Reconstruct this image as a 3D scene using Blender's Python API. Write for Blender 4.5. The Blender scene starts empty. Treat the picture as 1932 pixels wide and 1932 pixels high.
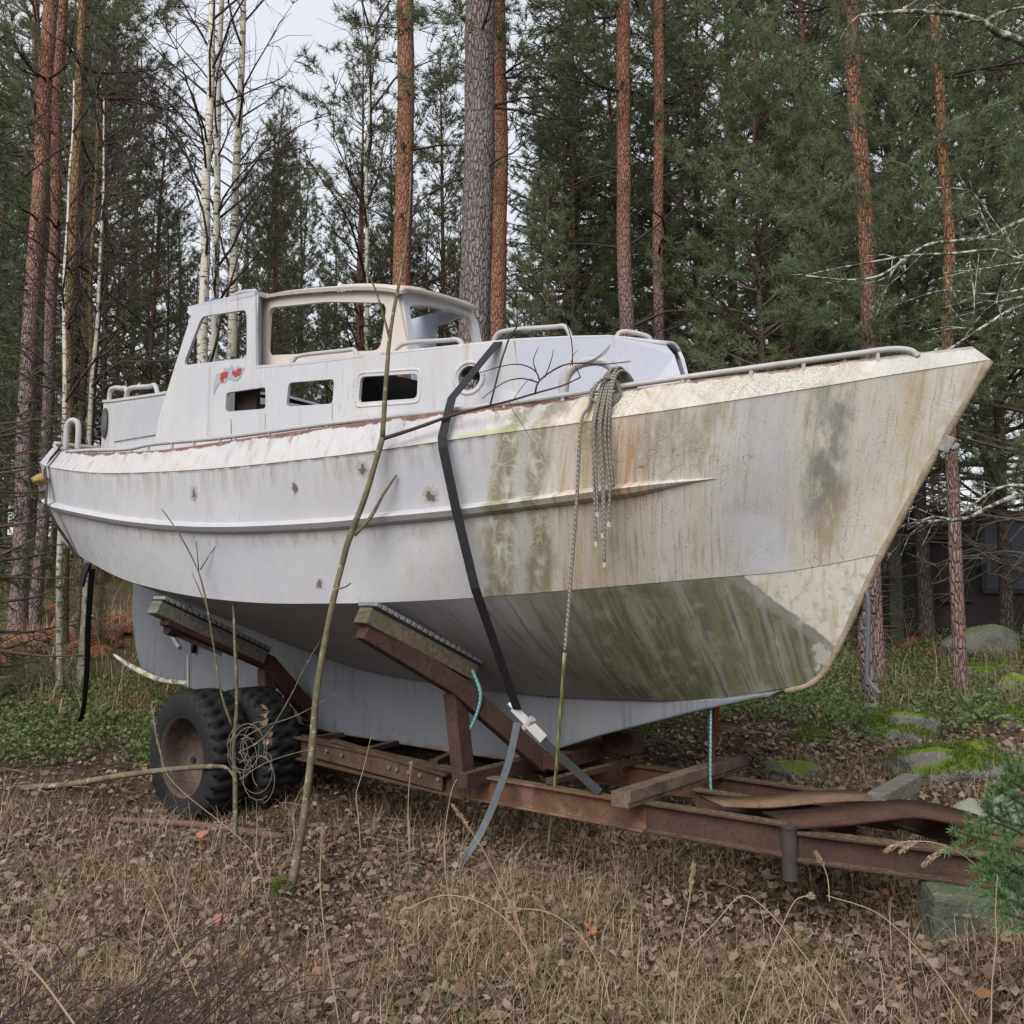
import bpy, bmesh, math, random
import numpy as np
from mathutils import Vector, Matrix
R=math.radians
rng=np.random.default_rng(11); random.seed(5)
scene=bpy.context.scene; COL=scene.collection
# ---------------------------------------------------------------- camera, sky, sun, exposure
EYE=1.55; PITCH=math.atan(144/1790)
cam=bpy.data.cameras.new('camera'); cam.sensor_fit='HORIZONTAL'; cam.angle=2*math.atan(966/1790)
cam.clip_start=.05; cam.clip_end=900
camo=bpy.data.objects.new('camera',cam); COL.objects.link(camo)
camo.location=(0,0,EYE); camo.rotation_euler=(R(90)+PITCH,0,0); scene.camera=camo
SUN_EL=R(40); SUN_AZ=R(205)      # azimuth clockwise from +Y: behind the camera, a little left
w=bpy.data.worlds.new('World'); scene.world=w; w.use_nodes=True
nt=w.node_tree; nt.nodes.clear()
out=nt.nodes.new('ShaderNodeOutputWorld'); bg=nt.nodes.new('ShaderNodeBackground')
sky=nt.nodes.new('ShaderNodeTexSky'); sky.sky_type='NISHITA'; sky.sun_disc=False
sky.sun_elevation=SUN_EL; sky.sun_rotation=SUN_AZ; sky.dust_density=4; sky.air_density=1.2; sky.ozone_density=1
mx=nt.nodes.new('ShaderNodeMix'); mx.data_type='RGBA'; mx.inputs[0].default_value=.80
mx.inputs[7].default_value=(5.15,5.22,5.45,1)      # the even cloud layer
nt.links.new(sky.outputs[0],mx.inputs[6]); nt.links.new(mx.outputs[2],bg.inputs[0]); bg.inputs[1].default_value=.085
nt.links.new(bg.outputs[0],out.inputs[0])
sl=bpy.data.lights.new('sun','SUN'); sl.energy=1.5; sl.angle=R(45); sl.color=(1,.98,.95)
so=bpy.data.objects.new('sun',sl); COL.objects.link(so)
sd=Vector((math.sin(SUN_AZ)*math.cos(SUN_EL),math.cos(SUN_AZ)*math.cos(SUN_EL),math.sin(SUN_EL)))
so.rotation_euler=sd.to_track_quat('Z','Y').to_euler(); so.location=(-6,-8,14)
vs=scene.view_settings; vs.view_transform='Standard'; vs.look='None'; vs.gamma=1; vs.exposure=1.13
try: scene.cycles.max_bounces=6; scene.cycles.diffuse_bounces=4; scene.cycles.use_denoising=True
except Exception: pass
# ---------------------------------------------------------------- helpers
def ray(x,y):
    d=np.array([(x-966)/1790,1.,-(y-966)/1790]); c,s=math.cos(PITCH),math.sin(PITCH)
    return np.array([d[0],d[1]*c-d[2]*s,d[1]*s+d[2]*c])
def at(x,y,Y):                       # point at distance Y in front of the camera seen in direction (x,y)
    r=ray(x,y); return np.array([0,0,EYE])+r*(Y/r[1])
def vnoise(x,y,seed=0):
    def h(i,j):
        n=(i*374761393+j*668265263+seed*1442695041).astype(np.int64)
        n=(n^(n>>13))*1274126177; n=n^(n>>16); return (n&0xffff)/65535.
    x=np.asarray(x,float); y=np.asarray(y,float); i=np.floor(x).astype(np.int64); j=np.floor(y).astype(np.int64); u=x-i; v=y-j
    u=u*u*(3-2*u); v=v*v*(3-2*v)
    return (h(i,j)*(1-u)+h(i+1,j)*u)*(1-v)+(h(i,j+1)*(1-u)+h(i+1,j+1)*u)*v
def gz(x,y):
    x=np.asarray(x,float); y=np.asarray(y,float)
    base=np.interp(y,[-50,0,4.2,6.3,7.5,10,24,60,200],[-.05,-.03,.0,.03,.22,.56,2.9,4.4,6.])
    k=np.clip((x-.6)/1.2,0,1)*np.clip((y-4.3)/1.,0,1)         # the bank behind the drawbar
    base=base+.24*np.exp(-((x-2.35)/1.0)**2-((y-3.55)/.6)**2)
    base=base+k*np.interp(y,[4.3,5.6,7.5,10,14,24,60],[0,.33,.2,.02,-.15,-.8,-1.2])
    return base+.10*(vnoise(x*.9,y*.9,1)-.5)*np.clip((y-1)/3,0,1)+.05*(vnoise(x*2.7,y*2.7,2)-.5)+.10*np.clip((y-7)/5,0,1)*(vnoise(x*.45,y*.45,3)-.5)*3
def g(x,y): return float(gz(x,y))
def onground(x,y):
    r=ray(x,y)
    for d in np.arange(2.0,60,.02):
        p=r*d
        if p[2]+EYE<g(p[0],p[1]): return np.array([p[0],p[1],g(p[0],p[1])])
    return np.array([r[0]*60,r[1]*60,0])
class MB:
    def __init__(s): s.v=[]; s.f=[]; s.m=[]; s.n=0; s.uv=None
    def add(s,v,f,m=0):
        v=[tuple(map(float,q)) for q in v]; s.v+=v; s.f+=[tuple(i+s.n for i in q) for q in f]; s.m+=[m]*len(f); s.n+=len(v); return s
    def box(s,c,d,rot=None,m=0):
        c=Vector(c); o=[]
        for z in (-.5,.5):
            for y in (-.5,.5):
                for x in (-.5,.5):
                    q=Vector((x*d[0],y*d[1],z*d[2]))
                    if rot is not None: q=rot@q
                    o.append(c+q)
        return s.add(o,[(0,2,3,1),(4,5,7,6),(0,1,5,4),(2,6,7,3),(0,4,6,2),(1,3,7,5)],m)
    def prism(s,poly,a,b,m=0):      # poly: list of 3D points, extruded along vector from offset a to offset b
        n=len(poly); P=[Vector(p) for p in poly]; a=Vector(a); b=Vector(b)
        return s.add([p+a for p in P]+[p+b for p in P],[tuple(range(n-1,-1,-1)),tuple(range(n,2*n))]+[(i,(i+1)%n,n+(i+1)%n,n+i) for i in range(n)],m)
    def tube(s,pts,r,n=6,m=0,cap=True,jit=0):
        P=[Vector(tuple(map(float,p))) for p in pts]; k=len(P)
        rr=list(r) if hasattr(r,'__len__') else [r]*k
        t0=(P[1]-P[0]).normalized(); u=t0.orthogonal().normalized(); vs=[];fs=[]
        for i in range(k):
            t=(P[min(i+1,k-1)]-P[max(i-1,0)])
            t=t.normalized() if t.length>1e-9 else t0
            u=(u-t*u.dot(t)); u=u.normalized() if u.length>1e-6 else t.orthogonal().normalized(); w_=t.cross(u)
            for j in range(n):
                a=2*math.pi*j/n; q=rr[i]*(1+(random.uniform(-jit,jit) if jit else 0)); vs.append(P[i]+u*math.cos(a)*q+w_*math.sin(a)*q)
        for i in range(k-1):
            for j in range(n): fs.append((i*n+j,i*n+(j+1)%n,(i+1)*n+(j+1)%n,(i+1)*n+j))
        if cap: fs+=[tuple(range(n-1,-1,-1)),tuple((k-1)*n+j for j in range(n))]
        return s.add(vs,fs,m)
    def beam(s,a,b,prof,up=(0,0,1),m=0):  # a closed profile (across, up) swept from a to b
        a=Vector(tuple(map(float,a))); b=Vector(tuple(map(float,b))); t=(b-a).normalized(); sx=t.cross(Vector(up)).normalized(); uz=sx.cross(t); n=len(prof)
        vs=[p+sx*x+uz*z for p in (a,b) for x,z in prof]
        return s.add(vs,[tuple(range(n-1,-1,-1)),tuple(range(n,2*n))]+[(i,(i+1)%n,n+(i+1)%n,n+i) for i in range(n)],m)
    def ribbon(s,pts,wd,nrm,th=.004,m=0):   # a flat strap: pts, width, facing direction(s)
        P=[Vector(tuple(map(float,p))) for p in pts]; k=len(P); vs=[]
        N=nrm if isinstance(nrm,list) else [nrm]*k
        for i in range(k):
            t=(P[min(i+1,k-1)]-P[max(i-1,0)]).normalized(); nn=Vector(N[i]); nn=(nn-t*nn.dot(t)).normalized(); sx=t.cross(nn)
            vs+=[P[i]-sx*wd/2-nn*th/2,P[i]+sx*wd/2-nn*th/2,P[i]+sx*wd/2+nn*th/2,P[i]-sx*wd/2+nn*th/2]
        fs=[(3,2,1,0),tuple(4*(k-1)+j for j in range(4))]
        for i in range(k-1):
            for j in range(4): fs.append((4*i+j,4*i+(j+1)%4,4*i+4+(j+1)%4,4*i+4+j))
        return s.add(vs,fs,m)
    def build(s,name,mats,parent=None,smooth=False,bevel=0,solid=0,uv=None):
        me=bpy.data.meshes.new(name); me.from_pydata(s.v,[],s.f)
        for q in (mats if isinstance(mats,(list,tuple)) else [mats]): me.materials.append(q)
        if any(s.m): me.polygons.foreach_set('material_index',s.m)
        if smooth: me.polygons.foreach_set('use_smooth',[True]*len(s.f))
        me.validate(); me.update()
        o=bpy.data.objects.new(name,me); COL.objects.link(o)
        if parent is not None: o.parent=parent
        if solid: q=o.modifiers.new('s','SOLIDIFY'); q.thickness=solid; q.offset=0
        if bevel: q=o.modifiers.new('b','BEVEL'); q.width=bevel; q.segments=2; q.limit_method='ANGLE'; q.angle_limit=R(40)
        return o
def tris(name,V,mats,parent=None,k=3,mi=None,tuft=None):     # V: (n,k,3) loose faces
    n=len(V); me=bpy.data.meshes.new(name); me.vertices.add(n*k); me.vertices.foreach_set('co',np.ascontiguousarray(V,np.float32).ravel())
    me.loops.add(n*k); me.loops.foreach_set('vertex_index',np.arange(n*k,dtype=np.int32)); me.polygons.add(n)
    me.polygons.foreach_set('loop_start',np.arange(0,n*k,k,dtype=np.int32)); me.polygons.foreach_set('loop_total',np.full(n,k,np.int32))
    for q in (mats if isinstance(mats,(list,tuple)) else [mats]): me.materials.append(q)
    if mi is not None: me.polygons.foreach_set('material_index',np.asarray(mi,np.int32))
    if tuft is not None: me.attributes.new('tuft','FLOAT','FACE').data.foreach_set('value',np.asarray(tuft,np.float32))
    me.update(calc_edges=True); o=bpy.data.objects.new(name,me); COL.objects.link(o)
    if parent is not None: o.parent=parent
    return o
def strips(name,V,faces,mats,parent=None):          # V: (n,m,3) small pieces that share one face template
    n,m=V.shape[:2]; F=(np.arange(n)[:,None,None]*m+np.array(faces)[None]).reshape(-1,3); me=bpy.data.meshes.new(name); me.vertices.add(n*m); me.vertices.foreach_set('co',np.ascontiguousarray(V,np.float32).ravel())
    me.loops.add(F.size); me.loops.foreach_set('vertex_index',F.astype(np.int32).ravel()); me.polygons.add(len(F)); me.polygons.foreach_set('loop_start',np.arange(0,F.size,3,dtype=np.int32)); me.polygons.foreach_set('loop_total',np.full(len(F),3,np.int32))
    for q in (mats if isinstance(mats,(list,tuple)) else [mats]): me.materials.append(q)
    me.update(calc_edges=True); o=bpy.data.objects.new(name,me); COL.objects.link(o)
    if parent is not None: o.parent=parent
    return o
def tag(o,label=None,cat=None,group=None,kind=None):
    if label: o['label']=label
    if cat: o['category']=cat
    if group: o['group']=group
    if kind: o['kind']=kind
    return o
def empty(name,loc,label,cat,group=None,rz=0):
    o=bpy.data.objects.new(name,None); COL.objects.link(o); o.location=loc; o.rotation_euler=(0,0,rz); o.empty_display_size=.1
    return tag(o,label,cat,group)
def unit(v): return v/np.maximum(np.linalg.norm(v,axis=-1,keepdims=True),1e-9)
def perp(d):
    r=rng.normal(size=d.shape); return unit(np.cross(d,r))
def smooth_path(pts,k=4):
    P=np.array(pts,float); n=len(P); o=[]
    for i in range(n-1):
        a=P[max(i-1,0)];b=P[i];c=P[i+1];d=P[min(i+2,n-1)]
        for t in np.arange(k)/k: o.append(.5*((2*b)+(-a+c)*t+(2*a-5*b+4*c-d)*t*t+(-a+3*b-3*c+d)*t**3))
    o.append(P[-1]); return np.array(o)
# ---------------------------------------------------------------- material builder
class S:
    def __init__(s,name,rough=.7,spec=.3):
        s.m=bpy.data.materials.new(name); s.m.use_nodes=True; s.t=s.m.node_tree
        s.b=s.t.nodes['Principled BSDF']; s.b.inputs['Roughness'].default_value=rough; s.b.inputs['Specular IOR Level'].default_value=spec
        s.tc=s.t.nodes.new('ShaderNodeTexCoord'); s.o=s.tc.outputs['Object']; s.uv=s.tc.outputs['UV']
    def nd(s,ty,ins=None,**pr):
        n=s.t.nodes.new('ShaderNode'+ty)
        for k,v in pr.items(): setattr(n,k,v)
        for k,v in (ins or {}).items(): s.set(n.inputs[k],v)
        return n
    def set(s,sock,v):
        if isinstance(v,bpy.types.NodeSocket): s.t.links.new(v,sock)
        else:
            if isinstance(v,tuple) and len(v)==3 and sock.type=='RGBA': v=v+(1,)
            sock.default_value=v
    def vec(s,sc,src=None): return s.nd('Mapping',{'Vector':src or s.o,'Scale':sc}).outputs[0]
    def noise(s,scale,detail=4,vec=None,rough=.55,dist=0): return s.nd('TexNoise',{'Vector':vec or s.o,'Scale':scale,'Detail':detail,'Roughness':rough,'Distortion':dist}).outputs[0]
    def vor(s,scale,vec=None,feature='F1'): return s.nd('TexVoronoi',{'Vector':vec or s.o,'Scale':scale},feature=feature).outputs[0]
    def mt(s,op,a,b=0.,c=False):
        n=s.nd('Math',{0:a,1:b},operation=op); n.use_clamp=c; return n.outputs[0]
    def mul(s,*a):
        r=a[0]
        for q in a[1:]: r=s.mt('MULTIPLY',r,q)
        return r
    def ss(s,x,a,b):
        n=s.nd('MapRange',{0:x,1:a,2:b,3:0.,4:1.},interpolation_type='SMOOTHSTEP') if a<b else s.nd('MapRange',{0:x,1:b,2:a,3:1.,4:0.},interpolation_type='SMOOTHSTEP')
        return n.outputs[0]
    def band(s,x,a,b,e): return s.mul(s.ss(x,a-e,a+e),s.ss(x,b+e,b-e))
    def mix(s,f,a,b,mode='MIX'):
        n=s.nd('Mix',data_type='RGBA',blend_type=mode); s.set(n.inputs[0],f); s.set(n.inputs[6],a); s.set(n.inputs[7],b); return n.outputs[2]
    def ramp(s,f,st):
        n=s.nd('ValToRGB',{0:f}); e=n.color_ramp.elements
        while len(e)<len(st): e.new(.5)
        for q,(p,c) in zip(e,st): q.position=p; q.color=tuple(c)+(1,)
        return n.outputs[0]
    def xyz(s,src=None): return s.nd('SeparateXYZ',{0:src or s.o}).outputs
    def isl(s): return s.nd('NewGeometry').outputs['Random Per Island']
    def rnd(s): return s.nd('ObjectInfo').outputs['Random']
    def bump(s,h,st=.3,d=.01): s.set(s.b.inputs['Normal'],s.nd('Bump',{'Height':h,'Strength':st,'Distance':d}).outputs[0])
    def col(s,c): s.set(s.b.inputs['Base Color'],c); return s
    def rough(s,c): s.set(s.b.inputs['Roughness'],c); return s
def flat(name,c,rough=.7,var=.25,scale=8,bump=0,spec=.3):
    s=S(name,rough,spec); n=s.noise(scale,5); s.col(s.mix(n,tuple(q*(1-var) for q in c),tuple(min(1,q*(1+var)) for q in c)))
    if bump: s.bump(s.noise(scale*4,4),bump)
    return s.m
M={}
# white paint, weathered; object X runs aft to bow in metres, Z is up
def paint(name,base=(.415,.42,.445),bow=True,stain=1.0,run=0.,warm=0.):
    s=S(name,.5,.35); X,Y,Z=s.xyz()
    n1=s.noise(2.2,5); n2=s.noise(14,6); st=s.noise(1,6,s.vec((7,7,.5)),.6); st2=s.noise(1,5,s.vec((22,22,.9)),.6)
    c=s.mix(s.ss(n1,.35,.7),base,tuple(min(1,q*1.08) for q in base))
    c=s.mix(s.mul(s.ss(st,.50,.75),.30*stain),c,(.40,.37,.34))
    c=s.mix(s.mul(s.ss(st2,.56,.78),.28*stain),c,(.42,.36,.28))
    pt=s.noise(.8,2,None,.4,.6); c=s.mix(s.mul(s.ss(pt,.52,.56),.35),c,tuple(q*k for q,k in zip(base,(.90,.93,1.04)))); c=s.mix(s.mul(s.ss(pt,.43,.40),.30),c,tuple(q*k for q,k in zip(base,(1.12,1.08,1.0))))
    scr=s.noise(1,6,s.vec((60,60,5)),.7); c=s.mix(s.mul(s.ss(scr,.60,.68),s.ss(n1,.40,.6),.45*stain),c,(.24,.20,.17))
    sp=s.mul(s.ss(s.noise(34,4,None,.7),.66,.70),s.ss(s.noise(1.7,3),.52,.62)); c=s.mix(s.mul(sp,.75),c,(.10,.085,.08))
    if run:
        u_,v_,_2=s.xyz(s.uv); st4=s.noise(1,5,s.vec((15,15,.6)),.65); c=s.mix(s.mul(s.ss(v_,.70,1.0),s.ss(st4,.42,.66),run),c,(.235,.20,.165)); c=s.mix(s.mul(s.band(v_,.36,.49,.03),s.ss(st4,.46,.66),run*.8),c,(.27,.22,.17))
        c=s.mix(s.mul(s.ss(v_,.965,.995),s.ss(s.noise(11,5),.38,.55),.8),c,(.16,.12,.10))
    dr=s.noise(1,5,s.vec((11,11,.45)),.6); c=s.mix(s.mul(s.ss(dr,.57,.70),s.ss(s.noise(2.1,3),.42,.6),.20*stain),c,(.30,.19,.11))
    wr=s.ss(s.noise(6,7,rough=.7),.62,.66); c=s.mix(s.mul(wr,s.ss(s.noise(1.2,2),.48,.58),.4),c,tuple(q*.72 for q in base))
    if warm: c=s.mix(warm,c,(.72,.62,.48))
    pits=s.mul(s.ss(s.noise(85,3),.63,.70),s.ss(n1,.42,.62)); c=s.mix(s.mul(pits,.55),c,(.22,.2,.19))
    chips=s.mul(s.ss(s.noise(9,7,rough=.65),.665,.69),s.ss(s.noise(.9,2),.5,.6)); c=s.mix(s.mul(chips,.7),c,(.30,.28,.29))
    if run:
        nz_=s.mt('MULTIPLY',s.mt('SUBTRACT',s.noise(26,5,None,.7),.5),.10); nl=s.mt('MULTIPLY',s.mt('SUBTRACT',s.noise(60,4,None,.7),.5),.03)
        for a_,z_,r_ in ((-2.62,2.13,.05),(-1.68,2.11,.04),(-1.17,2.175,.045),(-.80,2.02,.045),(-1.6,1.57,.035)):
            dd=s.mt('SQRT',s.mt('ADD',s.mt('POWER',s.mt('SUBTRACT',X,a_),2.),s.mt('MULTIPLY',s.mt('POWER',s.mt('SUBTRACT',Z,z_),2.),.8))); q=s.mt('ADD',dd,nz_)
            c=s.mix(s.mul(s.ss(q,r_,r_*.8),.7),c,(.30,.27,.25)); c=s.mix(s.mul(s.ss(s.mt('ADD',q,nl),r_*.55,r_*.45),.85),c,(.09,.06,.05))
        ln=s.mt('ABSOLUTE',s.mt('SUBTRACT',s.mt('SUBTRACT',Z,2.075),s.mt('MULTIPLY',X,.276))); c=s.mix(s.mul(s.ss(ln,.006,.002),s.band(X,.2,.85,.05),s.ss(s.noise(18,3),.35,.5)),c,(.16,.13,.09))
    if bow:
        xs_=s.mt('SUBTRACT',X,s.mt('MULTIPLY',s.mt('SUBTRACT',Z,2.1),.26)); xj=s.mt('ADD',xs_,s.mt('ADD',s.mt('MULTIPLY',s.mt('SUBTRACT',s.noise(1.6,3),.5),.22),s.mt('MULTIPLY',s.mt('SUBTRACT',s.noise(9,3),.5),.10)))
        vx=s.nd('CombineXYZ',{0:xj,2:s.mt('MULTIPLY',Z,.05)}).outputs[0]; vx2=s.nd('CombineXYZ',{0:xs_,2:s.mt('MULTIPLY',Z,.06)}).outputs[0]
        bm=s.ss(xj,-.56,-.44); lanes=s.noise(6,3,vx,.5); lanes2=s.noise(26,4,vx2,.6); lanes3=s.noise(80,3,vx2,.6)
        brk=s.noise(1,5,s.vec((16,16,6)),.65)
        c=s.mix(s.mul(bm,.70),c,(.54,.50,.415))
        c=s.mix(s.mul(bm,s.ss(lanes,.48,.60),.75),c,(.54,.53,.51))
        c=s.mix(s.mul(bm,s.ss(lanes2,.50,.70),s.ss(brk,.25,.55),.78),c,(.33,.265,.145))
        c=s.mix(s.mul(bm,s.ss(lanes3,.52,.66),.5),c,(.26,.225,.155))
        c=s.mix(s.mul(s.band(xj,-.50,-.20,.035),s.ss(brk,.25,.55),.85),c,(.19,.18,.11))
        c=s.mix(s.mul(s.band(xj,-.37,-.30,.02),s.ss(brk,.35,.5),.6),c,(.50,.51,.52))
        c=s.mix(s.mul(s.band(xj,.55,.80,.06),.55),c,(.43,.44,.46)); c=s.mix(s.mul(s.band(xj,1.02,1.18,.05),.45),c,(.47,.465,.45)); c=s.mix(s.mul(s.band(xj,-.12,.02,.03),s.ss(lanes2,.35,.55),.5),c,(.46,.33,.18))
        c=s.mix(s.mul(s.band(X,.03,.22,.06),s.band(Z,1.95,2.35,.1),s.ss(lanes2,.38,.6),.8),c,(.38,.20,.075))
        c=s.mix(s.mul(s.band(xj,.20,.50,.05),s.band(Z,2.1,2.5,.14),s.ss(brk,.3,.6),.6),c,(.27,.25,.20))
        c=s.mix(s.mul(s.band(xj,.86,1.0,.04),s.band(Z,1.85,2.5,.14),s.ss(brk,.25,.55),.85),c,(.17,.18,.17))
        c=s.mix(s.mul(s.band(xj,.93,1.02,.04),s.band(Z,1.72,2.0,.10),s.ss(brk,.25,.55),.75),c,(.28,.22,.13))
        c=s.mix(s.mul(s.band(xj,1.2,1.27,.03),s.band(Z,2.15,2.6,.1),.5),c,(.40,.32,.2))
        grit=s.mul(bm,s.ss(s.noise(150,3),.56,.64),s.ss(brk,.38,.6)); c=s.mix(s.mul(grit,.7),c,(.16,.15,.13))
        clean=s.mul(s.band(X,.52,.72,.04),s.band(Z,1.62,1.9,.05)); c=s.mix(s.mul(clean,s.ss(n2,.2,.5),.75),c,(.50,.515,.565))
        clean2=s.mul(s.band(X,.66,.80,.05),s.band(Z,2.0,2.3,.12)); c=s.mix(s.mul(clean2,.45),c,(.45,.475,.52))
        v=s.vor(7,s.nd('VectorMath',{0:s.o,1:s.nd('TexNoise',{'Vector':s.o,'Scale':5.}).outputs[1]},operation='ADD').outputs[0],'DISTANCE_TO_EDGE')
        crk=s.mul(s.ss(v,.016,.005),bm,s.ss(s.noise(1.5,2),.57,.63)); c=s.mix(s.mul(crk,.75),c,(.13,.10,.08))
        pale=s.mul(s.ss(v,.05,.02),s.band(X,-.5,-.18,.05),s.ss(n1,.4,.5)); c=s.mix(s.mul(pale,.65),c,(.47,.47,.42))
        stem=s.mul(s.ss(s.mt('SUBTRACT',X,s.mt('MULTIPLY',s.mt('SUBTRACT',Z,1.7),.60)),.98,1.06),s.ss(n2,.35,.6)); c=s.mix(s.mul(stem,.6),c,(.36,.30,.2))
    s.col(c); s.bump(s.mt('ADD',s.mt('MULTIPLY',n1,1.0),s.mt('ADD',s.mt('MULTIPLY',n2,.25),s.mt('MULTIPLY',chips,-.5))),.35,.012); s.rough(s.ss(n2,-.1,1.1))
    return s
s=paint('hull_paint',run=.62); M['hull']=s.m; M['trim']=paint('trim_paint').m; M['stem']=flat('dirty_stem_paint',(.24,.20,.14),.8,.75,16,.6)
def rust_edge(name,base=(.405,.40,.405)):
    s=paint(name,base,True,1.3); u,v,_=s.xyz(s.uv); c=s.b.inputs['Base Color'].links[0].from_socket
    n=s.noise(9,6,rough=.65); nb=s.noise(1.3,3)
    lim=s.mt('ADD',s.mt('MULTIPLY',n,.50),s.mt('MULTIPLY',nb,.35))
    e=s.ss(s.mt('SUBTRACT',v,lim),.45,.50); c=s.mix(s.mul(e,.95),c,s.mix(n,(.05,.02,.018),(.20,.07,.04)))
    run=s.mul(s.ss(s.noise(1,4,s.vec((26,26,1.2)),.6),.6,.72),s.band(u,-.65,-.05,.1),s.ss(v,.25,.75)); c=s.mix(s.mul(run,.9),c,(.34,.11,.045))
    dg=s.noise(1,5,s.nd('CombineXYZ',{0:s.mt('MULTIPLY',s.mt('ADD',u,s.mt('MULTIPLY',v,.10)),16.),1:s.mt('MULTIPLY',v,.8)}).outputs[0],.65); c=s.mix(s.mul(s.ss(dg,.50,.68),.50),c,(.30,.22,.19)); c=s.mix(s.mul(s.ss(dg,.58,.68),s.ss(v,.1,.9),.7),c,(.17,.11,.085))
    org=s.mul(s.ss(s.noise(3.1,5),.56,.70),s.ss(v,.35,.0),.7); c=s.mix(org,c,(.50,.30,.16))
    gr=s.mul(s.band(u,-.62,-.3,.08),s.ss(s.mt('ADD',v,s.mt('MULTIPLY',n,.5)),.55,.25)); c=s.mix(s.mul(gr,.7),c,(.30,.33,.12))
    bw=s.ss(u,.05,.45); c=s.mix(s.mul(bw,s.ss(n,.3,.7),.6),c,(.42,.385,.30)); c=s.mix(s.mul(s.ss(u,-.3,.2),s.ss(s.noise(140,3),.50,.62),s.ss(s.noise(4,4),.35,.6),.75),c,(.17,.15,.12)); c=s.mix(s.mul(s.ss(u,1.1,1.3),.5),c,(.36,.37,.39))
    s.col(c); return s.m
M['bulwark']=rust_edge('bulwark_paint')
M['cabin']=paint('cabin_paint',(.445,.45,.468),False,2.3).m
M['cabin_blue']=paint('trunk_paint',(.43,.445,.50),False,.6).m
M['roof']=paint('roof_paint',(.46,.42,.38),False,.9,warm=.10).m
M['blue']=paint('faded_blue_paint',(.40,.45,.53),False,.5).m
def bottom():
    s=S('bottom_paint',.6); X,Y,Z=s.xyz(); n1=s.noise(2.5,5); n2=s.noise(16,5)
    # run-off streaks slant down and forward
    sk=s.nd('CombineXYZ',{0:s.mt('ADD',s.mt('ADD',X,s.mt('MULTIPLY',Z,.16)),s.mt('MULTIPLY',s.noise(2.2,2),.05))}).outputs[0]
    sk=s.nd('VectorMath',{0:sk,1:s.vec((.03,.03,.07))},operation='ADD').outputs[0]
    st=s.noise(11,5,sk,.62,.15); st2=s.noise(40,5,sk,.7,.1)
    c=s.mix(s.ss(n1,.3,.7),(.20,.195,.21),(.25,.245,.26))
    c=s.mix(s.mul(s.ss(st2,.52,.72),.5),c,(.16,.15,.15))
    f=s.ss(s.mt('ADD',X,s.mt('MULTIPLY',n1,.4)),-.55,.15)
    c=s.mix(s.mul(f,.75),c,(.15,.15,.11)); c=s.mix(s.mul(f,s.ss(st,.34,.56)),c,(.105,.107,.065)); c=s.mix(s.mul(f,s.ss(st2,.46,.62),s.ss(Z,1.66,1.35),.8),c,(.05,.052,.032)); c=s.mix(s.mul(s.ss(X,-1.6,-.5),s.ss(st2,.54,.64),.6),c,(.09,.085,.075))
    c=s.mix(s.mul(f,s.ss(st,.63,.72),.55),c,(.26,.26,.245)); bl=s.noise(7,5,None,.7); c=s.mix(s.mul(f,s.ss(bl,.52,.62),.5),c,(.19,.19,.165)); c=s.mix(s.mul(f,s.ss(bl,.45,.36),.5),c,(.06,.065,.035))
    lowb=s.ss(Z,1.62,1.2); tq=s.mt('ADD',s.mt('ADD',s.mt('MULTIPLY',s.mt('SUBTRACT',X,.52),.88),s.mt('SUBTRACT',Z,1.585)),s.mt('MULTIPLY',s.mt('SUBTRACT',s.noise(13,5,None,.7),.5),.05)); c=s.mix(s.mul(s.band(tq,-.07,.0,.02),.45),c,(.21,.215,.215)); top=s.ss(tq,-.010,.008); c=s.mix(s.mul(top,s.ss(X,.49,.52)),c,s.mix(s.mul(s.ss(s.noise(20,5,None,.7),.50,.66),.75),s.mix(s.mul(s.ss(s.noise(1,4,s.vec((30,30,2.5)),.6),.5,.7),.7),s.mix(s.ss(n1,.35,.65),(.40,.375,.32),(.45,.44,.42)),(.30,.27,.18)),(.25,.23,.18)))
    chips=s.mul(s.ss(s.noise(7,6),.60,.63),s.ss(X,.5,.7)); c=s.mix(s.mul(chips,.8),c,(.30,.29,.27))
    s.col(c); s.bump(n2,.2); return s.m
M['bottom']=bottom()
def keelm():
    s=S('keel_paint',.55); n=s.noise(3,5); st=s.noise(1,4,s.vec((16,16,.8)),.6); c=s.mix(n,(.13,.142,.168),(.165,.175,.198))
    c=s.mix(s.mul(s.ss(st,.48,.70),s.ss(s.noise(2.6,4),.36,.6),.6),c,(.075,.075,.078)); c=s.mix(s.mul(s.ss(s.noise(8,6,None,.7),.60,.66),.5),c,(.10,.08,.065)); c=s.mix(s.mul(s.ss(s.noise(1.6,3),.5,.6),.35),c,(.19,.19,.195)); X,Y,Z=s.xyz(); ed=s.mul(s.ss(Z,.56,.505),s.ss(s.noise(12,5),.4,.6)); c=s.mix(ed,c,(.15,.1,.07)); s.col(c); s.bump(n,.15); return s.m
M['keel']=keelm()
def rustm(name,a,b,moss=0.,pinkish=0.):
    s=S(name,.85,.15); n=s.noise(6,6,rough=.65); n2=s.noise(40,5); c=s.mix(s.ss(n,.3,.7),a,b); c=s.mix(s.mul(s.ss(n2,.5,.7),.5),c,tuple(q*.45 for q in a))
    if pinkish: c=s.mix(s.mul(s.ss(s.noise(2.3,5),.52,.6),pinkish),c,(.22,.13,.10))
    if moss:
        N=s.nd('NewGeometry').outputs['Normal']; up=s.xyz(N)[2]; c=s.mix(s.mul(s.ss(up,.5,.9),s.ss(n2,.40,.60),moss),c,s.mix(n,(.085,.07,.045),(.16,.14,.06)))
    s.col(c); s.bump(s.mt('ADD',n,s.mt('MULTIPLY',n2,.5)),.5,.01); return s.m
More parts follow.
